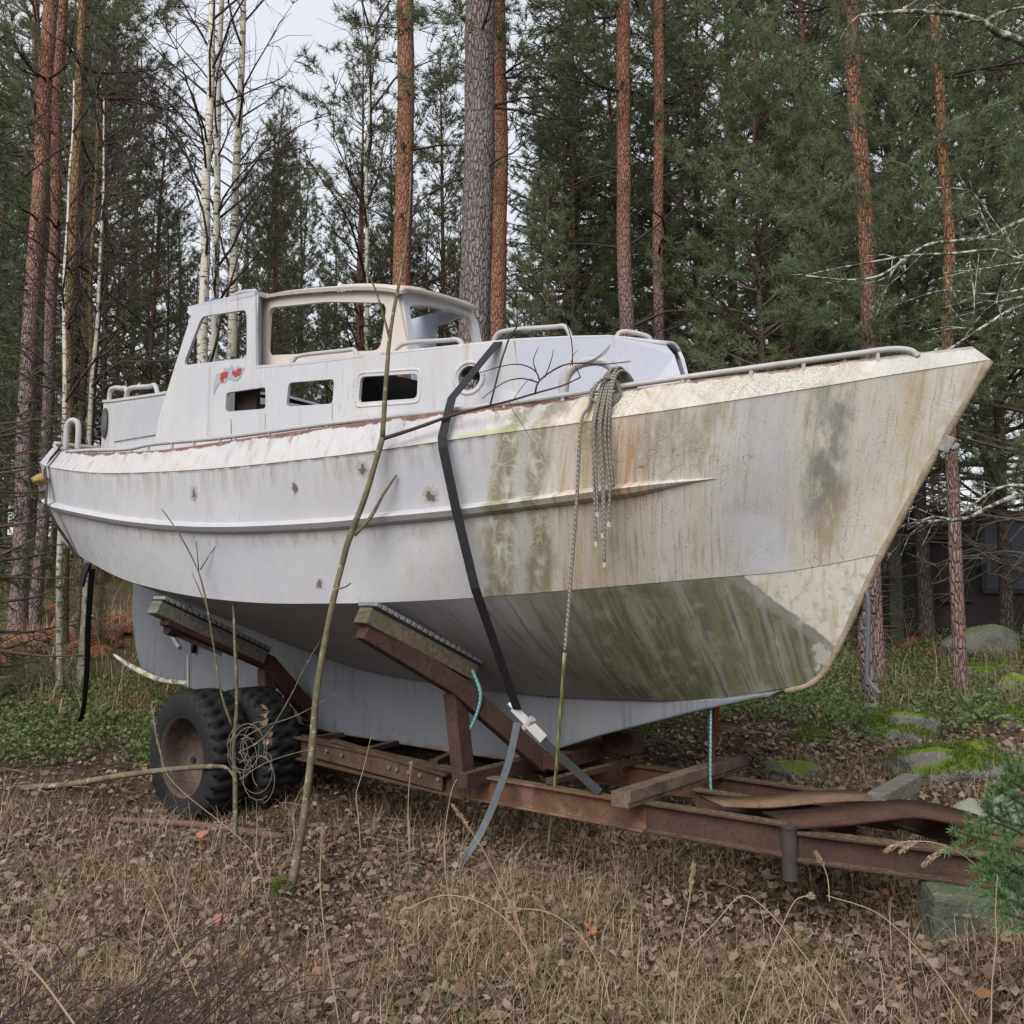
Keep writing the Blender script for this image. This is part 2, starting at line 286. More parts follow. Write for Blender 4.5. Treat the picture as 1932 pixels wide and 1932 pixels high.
M['rust']=rustm('rusted_steel',(.050,.031,.028),(.078,.045,.038),.9)
M['rust_orange']=rustm('orange_rusted_steel',(.088,.048,.034),(.14,.072,.046),.9,.7)
M['rust_plate']=rustm('orange_rust_plate',(.115,.07,.045),(.17,.105,.065))
M['rust_dark']=rustm('dark_rusted_steel',(.04,.02,.017),(.07,.034,.028),.2)
M['pole']=paint('rail_paint',(.36,.355,.355),False,2.6).m
def wood(name,a,b):
    s=S(name,.8,.15); n=s.noise(1,5,s.vec((4,40,40)),.6); n2=s.noise(5,5); c=s.mix(s.ss(n,.3,.7),a,b); c=s.mix(s.mul(s.ss(n2,.55,.7),.5),c,(.09,.10,.05)); s.col(c); s.bump(n,.5); return s.m
M['wood']=wood('weathered_timber',(.085,.07,.052),(.15,.125,.095)); M['wood_pale']=wood('grey_timber',(.085,.08,.07),(.15,.14,.125))
M['rubber']=flat('tyre_rubber',(.012,.012,.0135),.75,.4,12,.3,.3); M['tread_strip']=flat('grey_rubber_strip',(.16,.165,.18),.6,.35,20)
M['strap']=flat('black_webbing',(.016,.016,.019),.7,.4,30,.2); M['strap_grey']=flat('grey_webbing',(.09,.10,.11),.75,.3,30,.2); M['strap_brown']=flat('brown_webbing',(.055,.042,.038),.8,.3,30)
def ropem(name,a,b,sc=160):
    s=S(name,.85,.15); wv=s.nd('TexWave',{'Vector':s.o,'Scale':sc/6.,'Distortion':1.5},bands_direction='DIAGONAL').outputs[0]; s.col(s.mix(wv,a,b)); s.bump(wv,.6,.004); return s.m
M['rope']=ropem('grey_rope',(.12,.11,.095),(.26,.25,.22)); M['rope_yellow']=ropem('olive_rope',(.20,.19,.09),(.36,.34,.17)); M['rope_teal']=ropem('teal_rope',(.10,.24,.25),(.20,.38,.38))
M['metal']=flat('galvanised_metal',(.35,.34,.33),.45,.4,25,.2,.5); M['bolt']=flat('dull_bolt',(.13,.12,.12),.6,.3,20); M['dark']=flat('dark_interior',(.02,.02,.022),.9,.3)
M['glass']=flat('dark_glass',(.025,.027,.032),.25,.3,6,0,.5); M['foam']=flat('yellow_foam',(.30,.21,.09),.95,.35,30,.6); M['cloth']=flat('blue_cloth',(.06,.18,.42),.9,.3,30,.5)
M['interior']=flat('interior_paint',(.30,.31,.33),.7,.3,6)
def barkm(name,lo,hi,z0,z1,sc=1.,crack=.6):
    s=S(name,.9,.1); z=s.xyz()[2]; n=s.noise(5*sc,5); v=s.vor(1,s.vec((34*sc,34*sc,9*sc)),'DISTANCE_TO_EDGE'); nz=s.noise(1,5,s.vec((18*sc,18*sc,6*sc)),.65)
    c=s.mix(s.ss(s.mt('ADD',z,s.mt('MULTIPLY',s.mt('SUBTRACT',n,.5),2.5)),z0,z1),lo,hi); c=s.mix(s.mul(s.ss(s.mt('ADD',v,s.mt('MULTIPLY',s.mt('SUBTRACT',nz,.5),1.1)),.13,.0),crack*.7),c,tuple(q*.28 for q in lo)); c=s.mix(s.mul(s.ss(nz,.56,.66),crack*.6),c,tuple(q*.4 for q in lo)); c=s.mix(s.mul(s.ss(nz,.46,.32),.45),c,tuple(min(1,q*1.6) for q in lo))
    s.col(c); s.bump(s.mt('ADD',nz,s.ss(v,.0,.2)),.9,.03); return s.m
M['bark_pine']=barkm('pine_bark',(.24,.185,.185),(.36,.18,.125),3.6,7.0); M['bark_red']=barkm('red_pine_bark',(.27,.185,.165),(.36,.185,.125),2.4,5.2)
M['bark_grey']=barkm('grey_bark',(.22,.195,.19),(.24,.20,.19),4,9,.9,1.); M['bark_dark']=barkm('dark_bark',(.12,.10,.088),(.20,.115,.08),4,8); M['bark_tan2']=barkm('thin_pine_bark',(.24,.165,.155),(.27,.15,.09),1.5,4); M['bark_tan']=barkm('tan_bark',(.20,.155,.10),(.24,.16,.09),1,4)
def birchm():
    s=S('birch_bark',.8,.2); n=s.noise(1,4,s.vec((5,5,26)),.6); n2=s.noise(1,4,s.vec((14,14,5)),.6); z=s.xyz()[2]
    c=s.mix(s.ss(s.noise(3,4),.3,.7),(.52,.48,.38),(.62,.60,.55)); c=s.mix(s.mul(s.ss(n,.57,.61),.95),c,(.035,.03,.028)); c=s.mix(s.mul(s.ss(n2,.58,.64),.85),c,(.06,.055,.05)); c=s.mix(s.mul(s.ss(z,3.2,.2),s.ss(n2,.35,.6),.8),c,(.17,.16,.08)); s.col(c); s.bump(n,.4); return s.m
M['birch']=birchm(); M['log']=flat('rotten_bark',(.13,.075,.06),.9,.4,14,.5); M['limb']=flat('limb_bark',(.12,.085,.07),.9,.4,7); M['twig']=flat('dark_twig',(.05,.035,.034),.85,.4,6); M['twig_grey']=flat('grey_twig',(.17,.15,.13),.85,.35,8)
def sapm():
    s=S('sapling_bark',.8,.2); n=s.noise(9,5); n2=s.noise(30,4); c=s.mix(s.ss(n,.35,.65),(.095,.08,.055),(.155,.135,.085)); c=s.mix(s.mul(s.ss(n2,.58,.66),.8),c,(.30,.30,.22)); c=s.mix(s.mul(s.ss(n2,.42,.34),.6),c,(.07,.06,.045)); s.col(c); s.bump(n2,.4,.004); return s.m
M['sapling']=sapm()
def lich():
    s=S('lichen_bark',.95,.05); n=s.noise(22,6,rough=.7); c=s.mix(s.ss(n,.46,.58),(.09,.075,.065),(.42,.46,.38)); s.col(c); s.bump(n,.8,.01); return s.m
M['lichen']=lich()
def leafm(name,stops,rough=.75,obj=.25,spec=.2,trans=.3,tuft=False):
    s=S(name,rough,spec); f=s.isl()
    if tuft: f=s.mt('ADD',s.mt('MULTIPLY',f,.35),s.mt('MULTIPLY',s.nd('Attribute',attribute_name='tuft').outputs['Fac'],.65))
    c=s.ramp(f,stops); r=s.rnd(); c=s.mix(s.mul(r,obj),c,tuple(q*.45 for q in stops[0][1])); s.col(c)
    if trans:
        tl=s.nd('BsdfTranslucent',{'Color':c}); mx_=s.nd('MixShader',{0:trans}); s.t.links.new(s.b.outputs[0],mx_.inputs[1]); s.t.links.new(tl.outputs[0],mx_.inputs[2]); s.t.links.new(mx_.outputs[0],s.t.nodes['Material Output'].inputs['Surface'])
    return s.m
M['needle']=leafm('pine_needles',[(0,(.22,.145,.095)),(.13,(.145,.13,.085)),(.4,(.145,.165,.100)),(.7,(.185,.215,.130)),(.9,(.23,.265,.165)),(1,(.27,.30,.20))],obj=.10,tuft=True,trans=.5)
M['needle_blue']=leafm('bluish_pine_needles',[(0,(.27,.16,.10)),(.12,(.165,.15,.095)),(.4,(.165,.20,.115)),(.7,(.215,.27,.155)),(.9,(.27,.33,.20)),(1,(.33,.39,.25))],obj=.08,tuft=True,trans=.5)
M['needle_spruce']=leafm('spruce_needles',[(0,(.09,.08,.05)),(.15,(.085,.105,.06)),(.5,(.125,.16,.09)),(1,(.18,.22,.125))],obj=.15,tuft=True,trans=.35)
M['needle_bright']=leafm('bright_spruce_needles',[(0,(.08,.14,.06)),(.5,(.14,.24,.10)),(1,(.22,.34,.16))],obj=0)
M['litter']=leafm('leaf_litter',[(0,(.075,.052,.038)),(.3,(.155,.110,.078)),(.6,(.235,.172,.122)),(.85,(.30,.23,.172)),(.95,(.36,.29,.265)),(.985,(.34,.25,.2)),(1,(.34,.16,.08))],obj=0)
M['straw']=leafm('dry_grass',[(0,(.15,.10,.06)),(.4,(.27,.19,.115)),(.75,(.40,.295,.185)),(1,(.54,.44,.33))],obj=0)
M['grass']=leafm('green_grass',[(0,(.07,.10,.03)),(.5,(.12,.17,.05)),(1,(.20,.24,.09))],obj=0)
M['berry']=leafm('bilberry_leaves',[(0,(.06,.085,.035)),(.4,(.105,.15,.055)),(.75,(.15,.205,.08)),(.95,(.19,.23,.10)),(1,(.28,.13,.08))],obj=0)
M['fern']=leafm('dead_fern',[(0,(.17,.06,.04)),(.5,(.29,.115,.07)),(1,(.42,.23,.15))],obj=.2); M['moss']=leafm('moss',[(0,(.06,.09,.017)),(.5,(.115,.165,.028)),(1,(.175,.235,.05))],obj=0)
M['pale_straw']=leafm('pale_straw',[(0,(.28,.20,.13)),(.5,(.42,.32,.21)),(1,(.62,.50,.36))],obj=0)
M['seed']=leafm('seed_head',[(0,(.30,.22,.15)),(1,(.50,.40,.29))],obj=0)
def stone(name,a,b,moss):
    s=S(name,.9,.15); n=s.noise(5,6); n2=s.noise(30,5); c=s.mix(n,a,b); up=s.xyz(s.nd('NewGeometry').outputs['Normal'])[2]; c=s.mix(s.mul(s.ss(s.mt('ADD',up,s.mt('MULTIPLY',n,.6)),.75,.95),moss),c,s.mix(n2,(.07,.11,.015),(.16,.22,.03))); c=s.mix(s.mul(s.ss(n2,.6,.66),.5),c,(.3,.3,.26)); s.col(c); s.bump(s.mt('ADD',n,n2),.8,.03); return s.m
M['rock']=stone('mossy_stone',(.12,.115,.11),(.22,.21,.20),1.); M['boulder']=stone('dim_boulder',(.11,.11,.095),(.20,.20,.175),.35); M['rock_pale']=stone('pale_stone',(.20,.20,.17),(.32,.32,.28),.25); M['concrete']=stone('damp_concrete',(.05,.055,.045),(.11,.115,.095),.25)
def groundm():
    s=S('forest_floor',.95,.05); n=s.noise(1.3,5); n2=s.noise(28,6,rough=.7); n3=s.noise(90,4); X,Y,Z=s.xyz()
    c=s.mix(s.ss(n2,.3,.7),(.052,.037,.028),(.15,.11,.082)); c=s.mix(s.mul(s.ss(n3,.55,.7),.6),c,(.17,.12,.10)); gr=s.mul(s.ss(n,.42,.6),s.ss(Y,6.5,9)); c=s.mix(s.mul(gr,.8),c,s.mix(n2,(.06,.07,.028),(.15,.15,.065))); rd=s.mul(s.ss(s.noise(.5,3),.5,.62),s.ss(Y,10,13)); c=s.mix(s.mul(rd,.8),c,(.24,.14,.09)); s.col(c); s.bump(s.mt('ADD',n2,s.mt('MULTIPLY',n3,.4)),1.,.05); return s.m
M['ground']=groundm()
# ---------------------------------------------------------------- ground: one sheet to the horizon
xs=np.concatenate([-np.geomspace(9,240,26)[::-1],np.arange(-8.9,8.95,.09),np.geomspace(9,240,26)])
ys=np.concatenate([-np.geomspace(3,200,16)[::-1],np.arange(-2.9,13,.09),np.geomspace(13.1,420,44)])
GX,GY=np.meshgrid(xs,ys); fade=np.clip((16-np.hypot(GX,GY))/4,0,1)
GZ=gz(GX,GY)+fade*(.03*(vnoise(GX*8,GY*8,5)-.5)+.018*(vnoise(GX*19,GY*19,6)-.5))
nx,ny=len(xs),len(ys); V=np.stack([GX,GY,GZ],-1).reshape(-1,3)
idx=np.arange(nx*ny).reshape(ny,nx); Q=np.stack([idx[:-1,:-1],idx[:-1,1:],idx[1:,1:],idx[1:,:-1]],-1).reshape(-1,4)
me=bpy.data.meshes.new('ground'); me.vertices.add(len(V)); me.vertices.foreach_set('co',V.astype(np.float32).ravel()); me.loops.add(Q.size); me.loops.foreach_set('vertex_index',Q.astype(np.int32).ravel())
me.polygons.add(len(Q)); me.polygons.foreach_set('loop_start',np.arange(0,Q.size,4,dtype=np.int32)); me.polygons.foreach_set('loop_total',np.full(len(Q),4,np.int32)); me.polygons.foreach_set('use_smooth',np.ones(len(Q),bool)); me.update(calc_edges=True); me.materials.append(M['ground'])
go=bpy.data.objects.new('ground',me); COL.objects.link(go); tag(go,'brown forest floor under the boat, rising towards the trees','ground',kind='structure')
# ---------------------------------------------------------------- boat: local X aft to bow, Y away from the camera, Z up
YAW=R(-40); B0=Vector((.891,5.171,0)); BM=Matrix.Translation(B0)@Matrix.Rotation(YAW,4,'Z')
def bw(s_,t_,z_): return np.array(BM@Vector((s_,-t_,z_)))
boat=empty('motor_boat',B0,'old white steel motor boat with stained bow, resting on a rusty trailer','boat',rz=YAW)
L={ # aft to bow: s along, t half-breadth, z
'gun':[(-5.61,.86,2.77),(-4.72,1.10,2.61),(-4.07,1.165,2.54),(-3.2,1.195,2.478),(-2.3,1.193,2.462),(-1.47,1.146,2.456),(-1.0,1.068,2.464),(-.6,.97,2.470),(-.3,.87,2.477),(0,.76,2.498),(.47,.554,2.54),(.8,.385,2.565),(1.05,.25,2.593),(1.3,.11,2.615),(1.535,.012,2.63)],
'knu':[(-5.56,.99,2.612),(-4.88,1.205,2.497),(-4,1.30,2.376),(-3.2,1.335,2.311),(-2.3,1.335,2.268),(-1.41,1.281,2.259),(-1.0,1.20,2.274),(-.6,1.09,2.299),(-.3,.98,2.322),(0,.858,2.347),(.5,.62,2.402),(.97,.357,2.468),(1.2,.227,2.504),(1.37,.125,2.53),(1.607,.006,2.56)],
'str':[(-5.36,1.0,2.275),(-4.80,1.166,2.186),(-3.83,1.267,2.052),(-3.07,1.297,1.968),(-2.3,1.29,1.917),(-1.5,1.215,1.909),(-1.07,1.135,1.926),(-.7,1.03,1.945),(-.3,.88,1.983),(.04,.722,2.022),(.37,.552,2.06),(.72,.355,2.09),(1.0,.19,2.10),(1.2,.075,2.11),(1.33,.006,2.115)],
'chi':[(-5.28,.90,1.94),(-4.75,1.0,1.80),(-3.9,1.127,1.63),(-3.3,1.175,1.548),(-2.7,1.195,1.492),(-2.1,1.182,1.464),(-1.6,1.13,1.465),(-1.2,1.075,1.474),(-.79,.90,1.495),(-.35,.67,1.533),(0,.475,1.566),(.37,.27,1.603),(.69,.135,1.632),(.96,.045,1.681),(1.105,.006,1.712)],
'gar':[(-5.2,.05,1.74),(-4.6,.07,1.52),(-3.6,.09,1.20),(-2.9,.095,1.055),(-2.3,.098,.97),(-1.53,.095,.934),(-1.29,.093,.925),(-.79,.088,.922),(-.17,.08,.945),(.05,.06,.957),(.29,.035,.975),(.50,.02,1.03),(.68,.01,1.075),(.80,.006,1.13),(.86,.006,1.22)]}
NS=90
def fine(line,n=NS):
    P=smooth_path(line,8); d=np.linspace(0,len(P)-1,n); i=np.arange(len(P)); return np.stack([np.interp(d,i,P[:,k]) for k in range(3)],-1)
F={k:fine(v) for k,v in L.items()}; F['gun'][:,1]=np.maximum(F['gun'][:,1],.008)
def loftobj(name,lines,mat,parent,sides=(1,-1),close=None,crease=None,thick=0):
    me=bpy.data.meshes.new(name); v=[];f=[];uv=[]
    for sd in sides:
        b=len(v); n=len(lines[0])
        for li,l in enumerate(lines): v+=[(p[0],-sd*p[1],p[2]) for p in l]
        for li in range(len(lines)-1):
            for i in range(n-1):
                q=[b+li*n+i,b+li*n+i+1,b+(li+1)*n+i+1,b+(li+1)*n+i]; vv=[li,li,li+1,li+1]
                if sd<0: q=q[::-1]; vv=vv[::-1]
                f.append(q); uv+=[(v[q[j]][0],vv[j]/(len(lines)-1)) for j in range(4)]
    me.from_pydata(v,[],f); u=me.uv_layers.new(name='UVMap'); u.data.foreach_set('uv',np.array(uv,np.float32).ravel()); me.materials.append(mat); me.polygons.foreach_set('use_smooth',[True]*len(f)); me.update()
    try: me.set_sharp_from_angle(angle=R(14))
    except Exception: pass
    o=bpy.data.objects.new(name,me); COL.objects.link(o); o.parent=parent
    if thick: q=o.modifiers.new('s','SOLIDIFY'); q.thickness=thick; q.offset=-1
    return o
def lerp(a,b,t,bulge=0):
    r=a*(1-t)+b*t; r[:,1]+=bulge*4*t*(1-t)*np.clip(r[:,1]*2,0,1); return r
dent=lambda l,k: l+np.stack([0*l[:,0],.007*(vnoise(l[:,0]*1.8+k*7,l[:,2]*3,9)-.5)*np.clip(l[:,1]*6,0,1),0*l[:,0]],-1)
top=[F['knu']-[0,.004,.0],dent(lerp(F['knu'],F['str'],.35),1),dent(lerp(F['knu'],F['str'],.7),2),F['str'],dent(lerp(F['str'],F['chi'],.33,.006),3),dent(lerp(F['str'],F['chi'],.66,.006),4),F['chi']]
hull=loftobj('hull',top[::-1],M['hull'],boat)
loftobj('bulwark',[F['knu'],lerp(F['knu'],F['gun'],.5),F['gun']],M['bulwark'],boat)
bt=loftobj('bottom',[F['gar'],lerp(F['gar'],F['chi'],.25),lerp(F['gar'],F['chi'],.5),lerp(F['gar'],F['chi'],.75),F['chi']-[0,.003,.002]],M['bottom'],boat)
bt['label']='grey bottom with dark green run-off streaks towards the bow'
# the strake that stands out from the side
sN=62; st=F['str'][:int(NS*.755)]; tp=np.clip((st[-1,0]-st[:,0])/.35,0,1)[:,None]; e=np.array([0,1,0])*.055*tp
z=np.array([0,0,1.])
loftobj('rubbing_strake',[st-z*.042*tp-[0,.004,0],st+e*.55-z*.030*tp,st+e-z*.004,st+e*.9+z*.006*tp,st-[0,.006,0]+z*.03*tp],M['trim'],boat)
# transom and its facets
b=MB(); ends=[F[k][0] for k in ('gun','knu','str','chi','gar')]
b.add([(p[0],-p[1],p[2]) for p in ends]+[(p[0],p[1],p[2]) for p in ends[::-1]],[tuple(range(10))]); b.build('transom',M['trim'],boat)
# stem bar
sp=[(1.602,2.56),(1.468,2.34),(1.33,2.115),(1.22,1.92),(1.103,1.712),(1.02,1.55),(.945,1.39),(.862,1.23),(.80,1.135),(.72,1.075),(.60,1.04)]
sp=smooth_path([(a,0,c) for a,c in sp],4); b=MB(); b.tube(sp+np.array([.002,0,-.002]),[.016+.002*math.sin(i*1.7) for i in range(len(sp))],8,0,True,.05); b.build('stem_bar',M['stem'],boat,True)
b=MB(); b.box((1.415,-.0,2.20),(.05,.045,.075),Matrix.Rotation(R(28),3,'Y')); b.box((1.43,-.0,2.185),(.06,.02,.05),Matrix.Rotation(R(28),3,'Y')); b.tube([(1.445,-.03,2.18),(1.445,.03,2.18)],.012,8); b.build('stem_fitting',flat('flaking_metal',(.20,.19,.185),.6,.6,40),boat,bevel=.006)
# keel, skeg, rudder, propeller
kl=[(-4.72,1.66),(-3.6,1.22),(-2.9,1.07),(-1.53,.945),(-.79,.935),(-.17,.955),(.29,.985),(.62,1.05),(.55,1.01),(.47,.995),(.14,.906),(-.46,.725),(-.88,.575),(-1.05,.505),(-1.6,.50),(-2.8,.508),(-4.0,.60),(-4.66,.70)]
b=MB(); b.prism([(a,-.055,c) for a,c in kl],(0,0,0),(0,.11,0)); b.build('keel',M['keel'],boat,bevel=.012)
rd=[(-4.80,1.64),(-5.73,1.72),(-5.745,1.35),(-5.73,1.26),(-5.67,1.05),(-5.62,.93),(-5.55,.82),(-5.40,.765),(-4.9,.70),(-4.70,.70)]
b=MB(); b.prism([(a,-.028,c) for a,c in rd],(0,0,0),(0,.056,0)); rdo=b.build('rudder',M['keel'],boat,bevel=.01)
b=MB(); b.tube([(-4.76,-.034,.98),(-4.735,-.04,.72)],.012,6); b.box((-4.93,-.04,1.19),(.02,.03,.10)); b.tube(smooth_path([(-4.96,-.045,1.30),(-5.02,-.045,1.2),(-4.96,-.045,1.10),(-4.88,-.045,1.04)],4),.02,6); b.build('rudder_hinge',M['metal'],rdo)
b=MB()
for k in range(3):
    a=k*2.094+.5; c,s_=math.cos(a),math.sin(a); q=[(-4.62,0,1.16)]
    b.add([(-4.60,-.03*s_*0+.02*c,1.2+.02*s_),(-4.66,.10*c-.06*s_-.06,1.2+.10*s_+.06*c),(-4.63,.2*c-.03*s_-.06,1.2+.2*s_+.03*c),(-4.58,.19*c+.05*s_-.06,1.2+.19*s_-.05*c),(-4.56,.09*c+.05*s_-.06,1.2+.09*s_-.05*c)],[(0,1,2,3,4)])
b.tube([(-4.7,-.06,1.2),(-4.5,-.06,1.2)],.035,10); b.build('propeller',M['rust_dark'],boat,solid=.012)
# deck
dk=F['gun']-np.array([0,.015,.055]); dk[:,1]=np.maximum(dk[:,1],.003); mid=dk*[1,0,1]+[0,0,.03]
loftobj('deck',[dk,mid],rustm('deck_paint',(.32,.27,.26),(.45,.42,.41)),boat)
# ---------------------------------------------------------------- cabin walls with real openings
CT=[(-4.2,.985),(-3.8,.98),(-2.5,.97),(-1.5,.9),(-.565,.69),(.02,.05),(.14,.02)]
ct=lambda s_: float(np.interp(s_,*zip(*CT)))
def rrect(c,r=.035,n=4):            # rounded corners of a convex 2-D polygon
    o=[]; k=len(c)
    for i in range(k):
        p=np.array(c[i],float); a=np.array(c[i-1],float)-p; d=np.array(c[(i+1)%k],float)-p; la,ld=np.linalg.norm(a),np.linalg.norm(d); q=min(r,.45*la,.45*ld); A=p+a/la*q; D=p+d/ld*q
        for t in np.linspace(0,1,n+1): o.append(tuple((1-t)**2*A+2*t*(1-t)*p+t*t*D))
    return o
def densify(poly,h=.12):
    o=[]; k=len(poly)
    for i in range(k):
        a=np.array(poly[i],float); d=np.array(poly[(i+1)%k],float); m=max(1,int(np.linalg.norm(d-a)/h))
        for j in range(m): o.append(tuple(a+(d-a)*j/m))
    return o
def plate(name,outer,holes,fn,mat,parent,th=.02,label=None):
    bm=bmesh.new(); es=[]
    for lp in [densify(outer)]+[densify(h,.2) for h in holes]:
        vs=[bm.verts.new((p[0],0,p[1])) for p in lp]; es+=[bm.edges.new((vs[i],vs[(i+1)%len(vs)])) for i in range(len(vs))]
    bmesh.ops.triangle_fill(bm,use_beauty=True,use_dissolve=False,edges=es)
    for v in bm.verts: v.co=Vector(fn(v.co.x,v.co.z))
    bmesh.ops.recalc_face_normals(bm,faces=bm.faces[:])
    me=bpy.data.meshes.new(name); bm.to_mesh(me); bm.free(); me.materials.append(mat)
    o=bpy.data.objects.new(name,me); COL.objects.link(o); o.parent=parent
    q=o.modifiers.new('s','SOLIDIFY'); q.thickness=th; q.offset=0; q.use_even_offset=False
    if label: o['label']=label
    return o
outA=[(-3.76,2.50),(-3.70,2.62),(-3.64,2.81),(-3.55,2.97),(-3.45,3.15),(-3.36,3.31),(-3.275,3.455),(-3.33,3.49),(-3.30,3.525),(-3.0,3.51),(-2.52,3.455),(-2.50,2.965),(-2.1,2.93),(-1.61,2.903),(-1.11,2.885),(-.7,2.88),(-.565,2.872),(-.53,2.45),(-1.5,2.43),(-2.6,2.43),(-3.3,2.45)]
wa=rrect([(-3.36,3.115),(-2.60,3.05),(-2.615,3.375),(-3.14,3.425)],.05)
w1=rrect([(-2.83,2.72),(-2.395,2.69),(-2.40,2.83),(-2.82,2.848)],.025); w2=rrect([(-2.20,2.68),(-1.785,2.652),(-1.775,2.80),(-2.18,2.83)],.03); w3=rrect([(-1.57,2.632),(-1.165,2.618),(-1.16,2.76),(-1.555,2.783)],.03)
po=[(-.835+.068*math.cos(a),2.70+.068*math.sin(a)) for a in np.linspace(0,2*math.pi,20,endpoint=False)]
def ring(name,poly,fn,r,mat,parent,off=.012):
    b=MB(); P=[fn(*p) for p in poly]; P=[(x,y-off,z_) for x,y,z_ in P]; b.tube(P+[P[0],P[1]],r,6); return b.build(name,mat,parent,True)
for sd in (1,-1):
    fn=lambda x,z_,sd=sd:(x,-sd*ct(x),z_)
    lower=[p for p in outA]
    if sd<0: lower=[(-2.5,2.45),(-2.5,2.965)]+outA[12:17]+outA[17:19]+[(-2.0,2.43)]
    cw=plate('cabin_side',lower,[wa,w1,w2,w3,po] if sd>0 else [w2],fn,M['cabin'],boat)
    if sd>0:
        ring('window_frame',rrect([(-1.59,2.608),(-1.145,2.594),(-1.14,2.785),(-1.575,2.807)],.04),fn,.010,M['cabin'],cw,.006)
        ring('porthole_ring',[(-.835+.088*math.cos(a),2.70+.088*math.sin(a)) for a in np.linspace(0,2*math.pi,24,endpoint=False)],fn,.013,M['cabin'],cw,.006)
        # flaked lettering patch: a grey flake with red remains
        b=MB(); flake=[(-2.97,2.91),(-2.94,2.985),(-2.86,3.0),(-2.84,3.02),(-2.8,3.005),(-2.76,3.03),(-2.72,2.985),(-2.70,3.012),(-2.62,2.985),(-2.66,2.93),(-2.7,2.91),(-2.76,2.925),(-2.8,2.94),(-2.84,2.915),(-2.89,2.925),(-2.93,2.90),(-2.965,2.85)]
        b.prism([(x,-ct(x)-.0115,z_) for x,z_ in flake],(0,0,0),(0,-.0015,0)); b.build('flaked_patch',flat('grey_primer',(.30,.31,.34),.6,.2,30),boat)
        for q in ([(-2.89,2.945),(-2.885,2.985),(-2.84,2.993),(-2.80,2.985),(-2.805,2.96),(-2.82,2.945),(-2.85,2.948),(-2.853,2.925),(-2.872,2.922)],[(-2.755,2.962),(-2.75,2.99),(-2.72,2.975),(-2.69,2.992),(-2.645,2.985),(-2.66,2.948),(-2.68,2.938),(-2.69,2.95),(-2.71,2.935)]):
            b=MB(); b.prism([(x,-ct(x)-.0135,z_) for x,z_ in q],(0,0,0),(0,-.0015,0)); b.build('red_flake',flat('red_paint',(.30,.035,.03),.5,.3,30),boat)
        for x in (-2.395,-1.785):
            b=MB(); b.box((x,-ct(x)-.011,2.575),(.006,.004,.17)); b.build('panel_seam',M['interior'],boat)
    fb=plate('cabin_front_side',[(-.565,2.872),(-.37,2.898),(-.2,2.912),(.0,2.872),(.035,2.82),(.13,2.50),(-.54,2.45)],[],fn,M['cabin_blue'],boat)
# coach roof: cambered sheet over the front part, side decks along the cockpit
def roofstrip(name,ss,t0f,t1f,zf,camb,mat,sides=True,th=.018):
    me=MB(); n=13; v=[];f=[]
    for s_ in ss:
        for j in range(n):
            a=-1+2*j/(n-1); t=a*t0f(s_); v.append((s_,-t,zf(s_)+camb*(1-a*a)))
    for i in range(len(ss)-1):
        for j in range(n-1): f.append((i*n+j,i*n+j+1,(i+1)*n+j+1,(i+1)*n+j))
    me.add(v,f); return me.build(name,mat,boat,True,solid=th)
zt=lambda s_: float(np.interp(s_,[-2.5,-2.1,-1.61,-1.11,-.56,-.37,-.2,.0],[2.968,2.932,2.905,2.887,2.873,2.898,2.912,2.872]))
roofstrip('cabin_roof',list(np.linspace(-1.40,-.56,8))+list(np.linspace(-.5,.0,8)),lambda s_:ct(s_)+.008,None,lambda s_:zt(s_)+.004,.03,M['cabin'])
for sd in (1,-1):
    b=MB(); ss=np.linspace(-2.5,-1.40,8); v=[]
    for s_ in ss: v+=[(s_,-sd*(ct(s_)+.012),zt(s_)+.006),(s_,-sd*(ct(s_)-.18),zt(s_)+.012)]
    b.add(v,[(2*i,2*i+1,2*i+3,2*i+2) for i in range(len(ss)-1)]); b.build('side_deck',M['cabin'],boat,solid=.016)
# interior: bulkheads and added panels behind the openings, their dark colour standing for shade
b=MB(); b.box((-1.70,.0,2.66),(.03,1.72,.44)); b.box((-1.90,-.62,2.66),(.16,.03,.46)); b.build('bulkhead',M['dark'],boat)  # near-black so the cabin's inner shade shows in the windows
b=MB(); b.box((-2.76,-.86,2.66),(.25,.03,.52)); b.box((-2.95,.0,2.62),(.03,1.5,.44)); b.build('shade_panel',flat('painted_shade',(.035,.02,.018),.8,.3,6),boat)  # added panels, coloured dark to paint shade behind the aft window
# wheelhouse: near side frame, front frame, short far frame and what is left of the roof
whs=empty('wheelhouse',(0,0,0),None,None); whs.parent=boat
wt=lambda s_: float(np.interp(s_,[-2.6,-1.2],[.84,.74]))
side=[(-2.64,2.95),(-2.655,3.47),(-2.40,3.455),(-2.18,3.43),(-1.9,3.388),(-1.63,3.345),(-1.42,3.29),(-1.395,3.25),(-1.30,2.88),(-1.6,2.89),(-2.2,2.92)]
hole=rrect([(-2.57,3.085),(-1.535,2.965),(-1.485,3.245),(-2.0,3.345),(-2.555,3.405)],.06)
plate('side_frame',side,[hole],lambda x,z_:(x,-wt(x)-.0*(z_),z_),M['roof'],whs,.03)
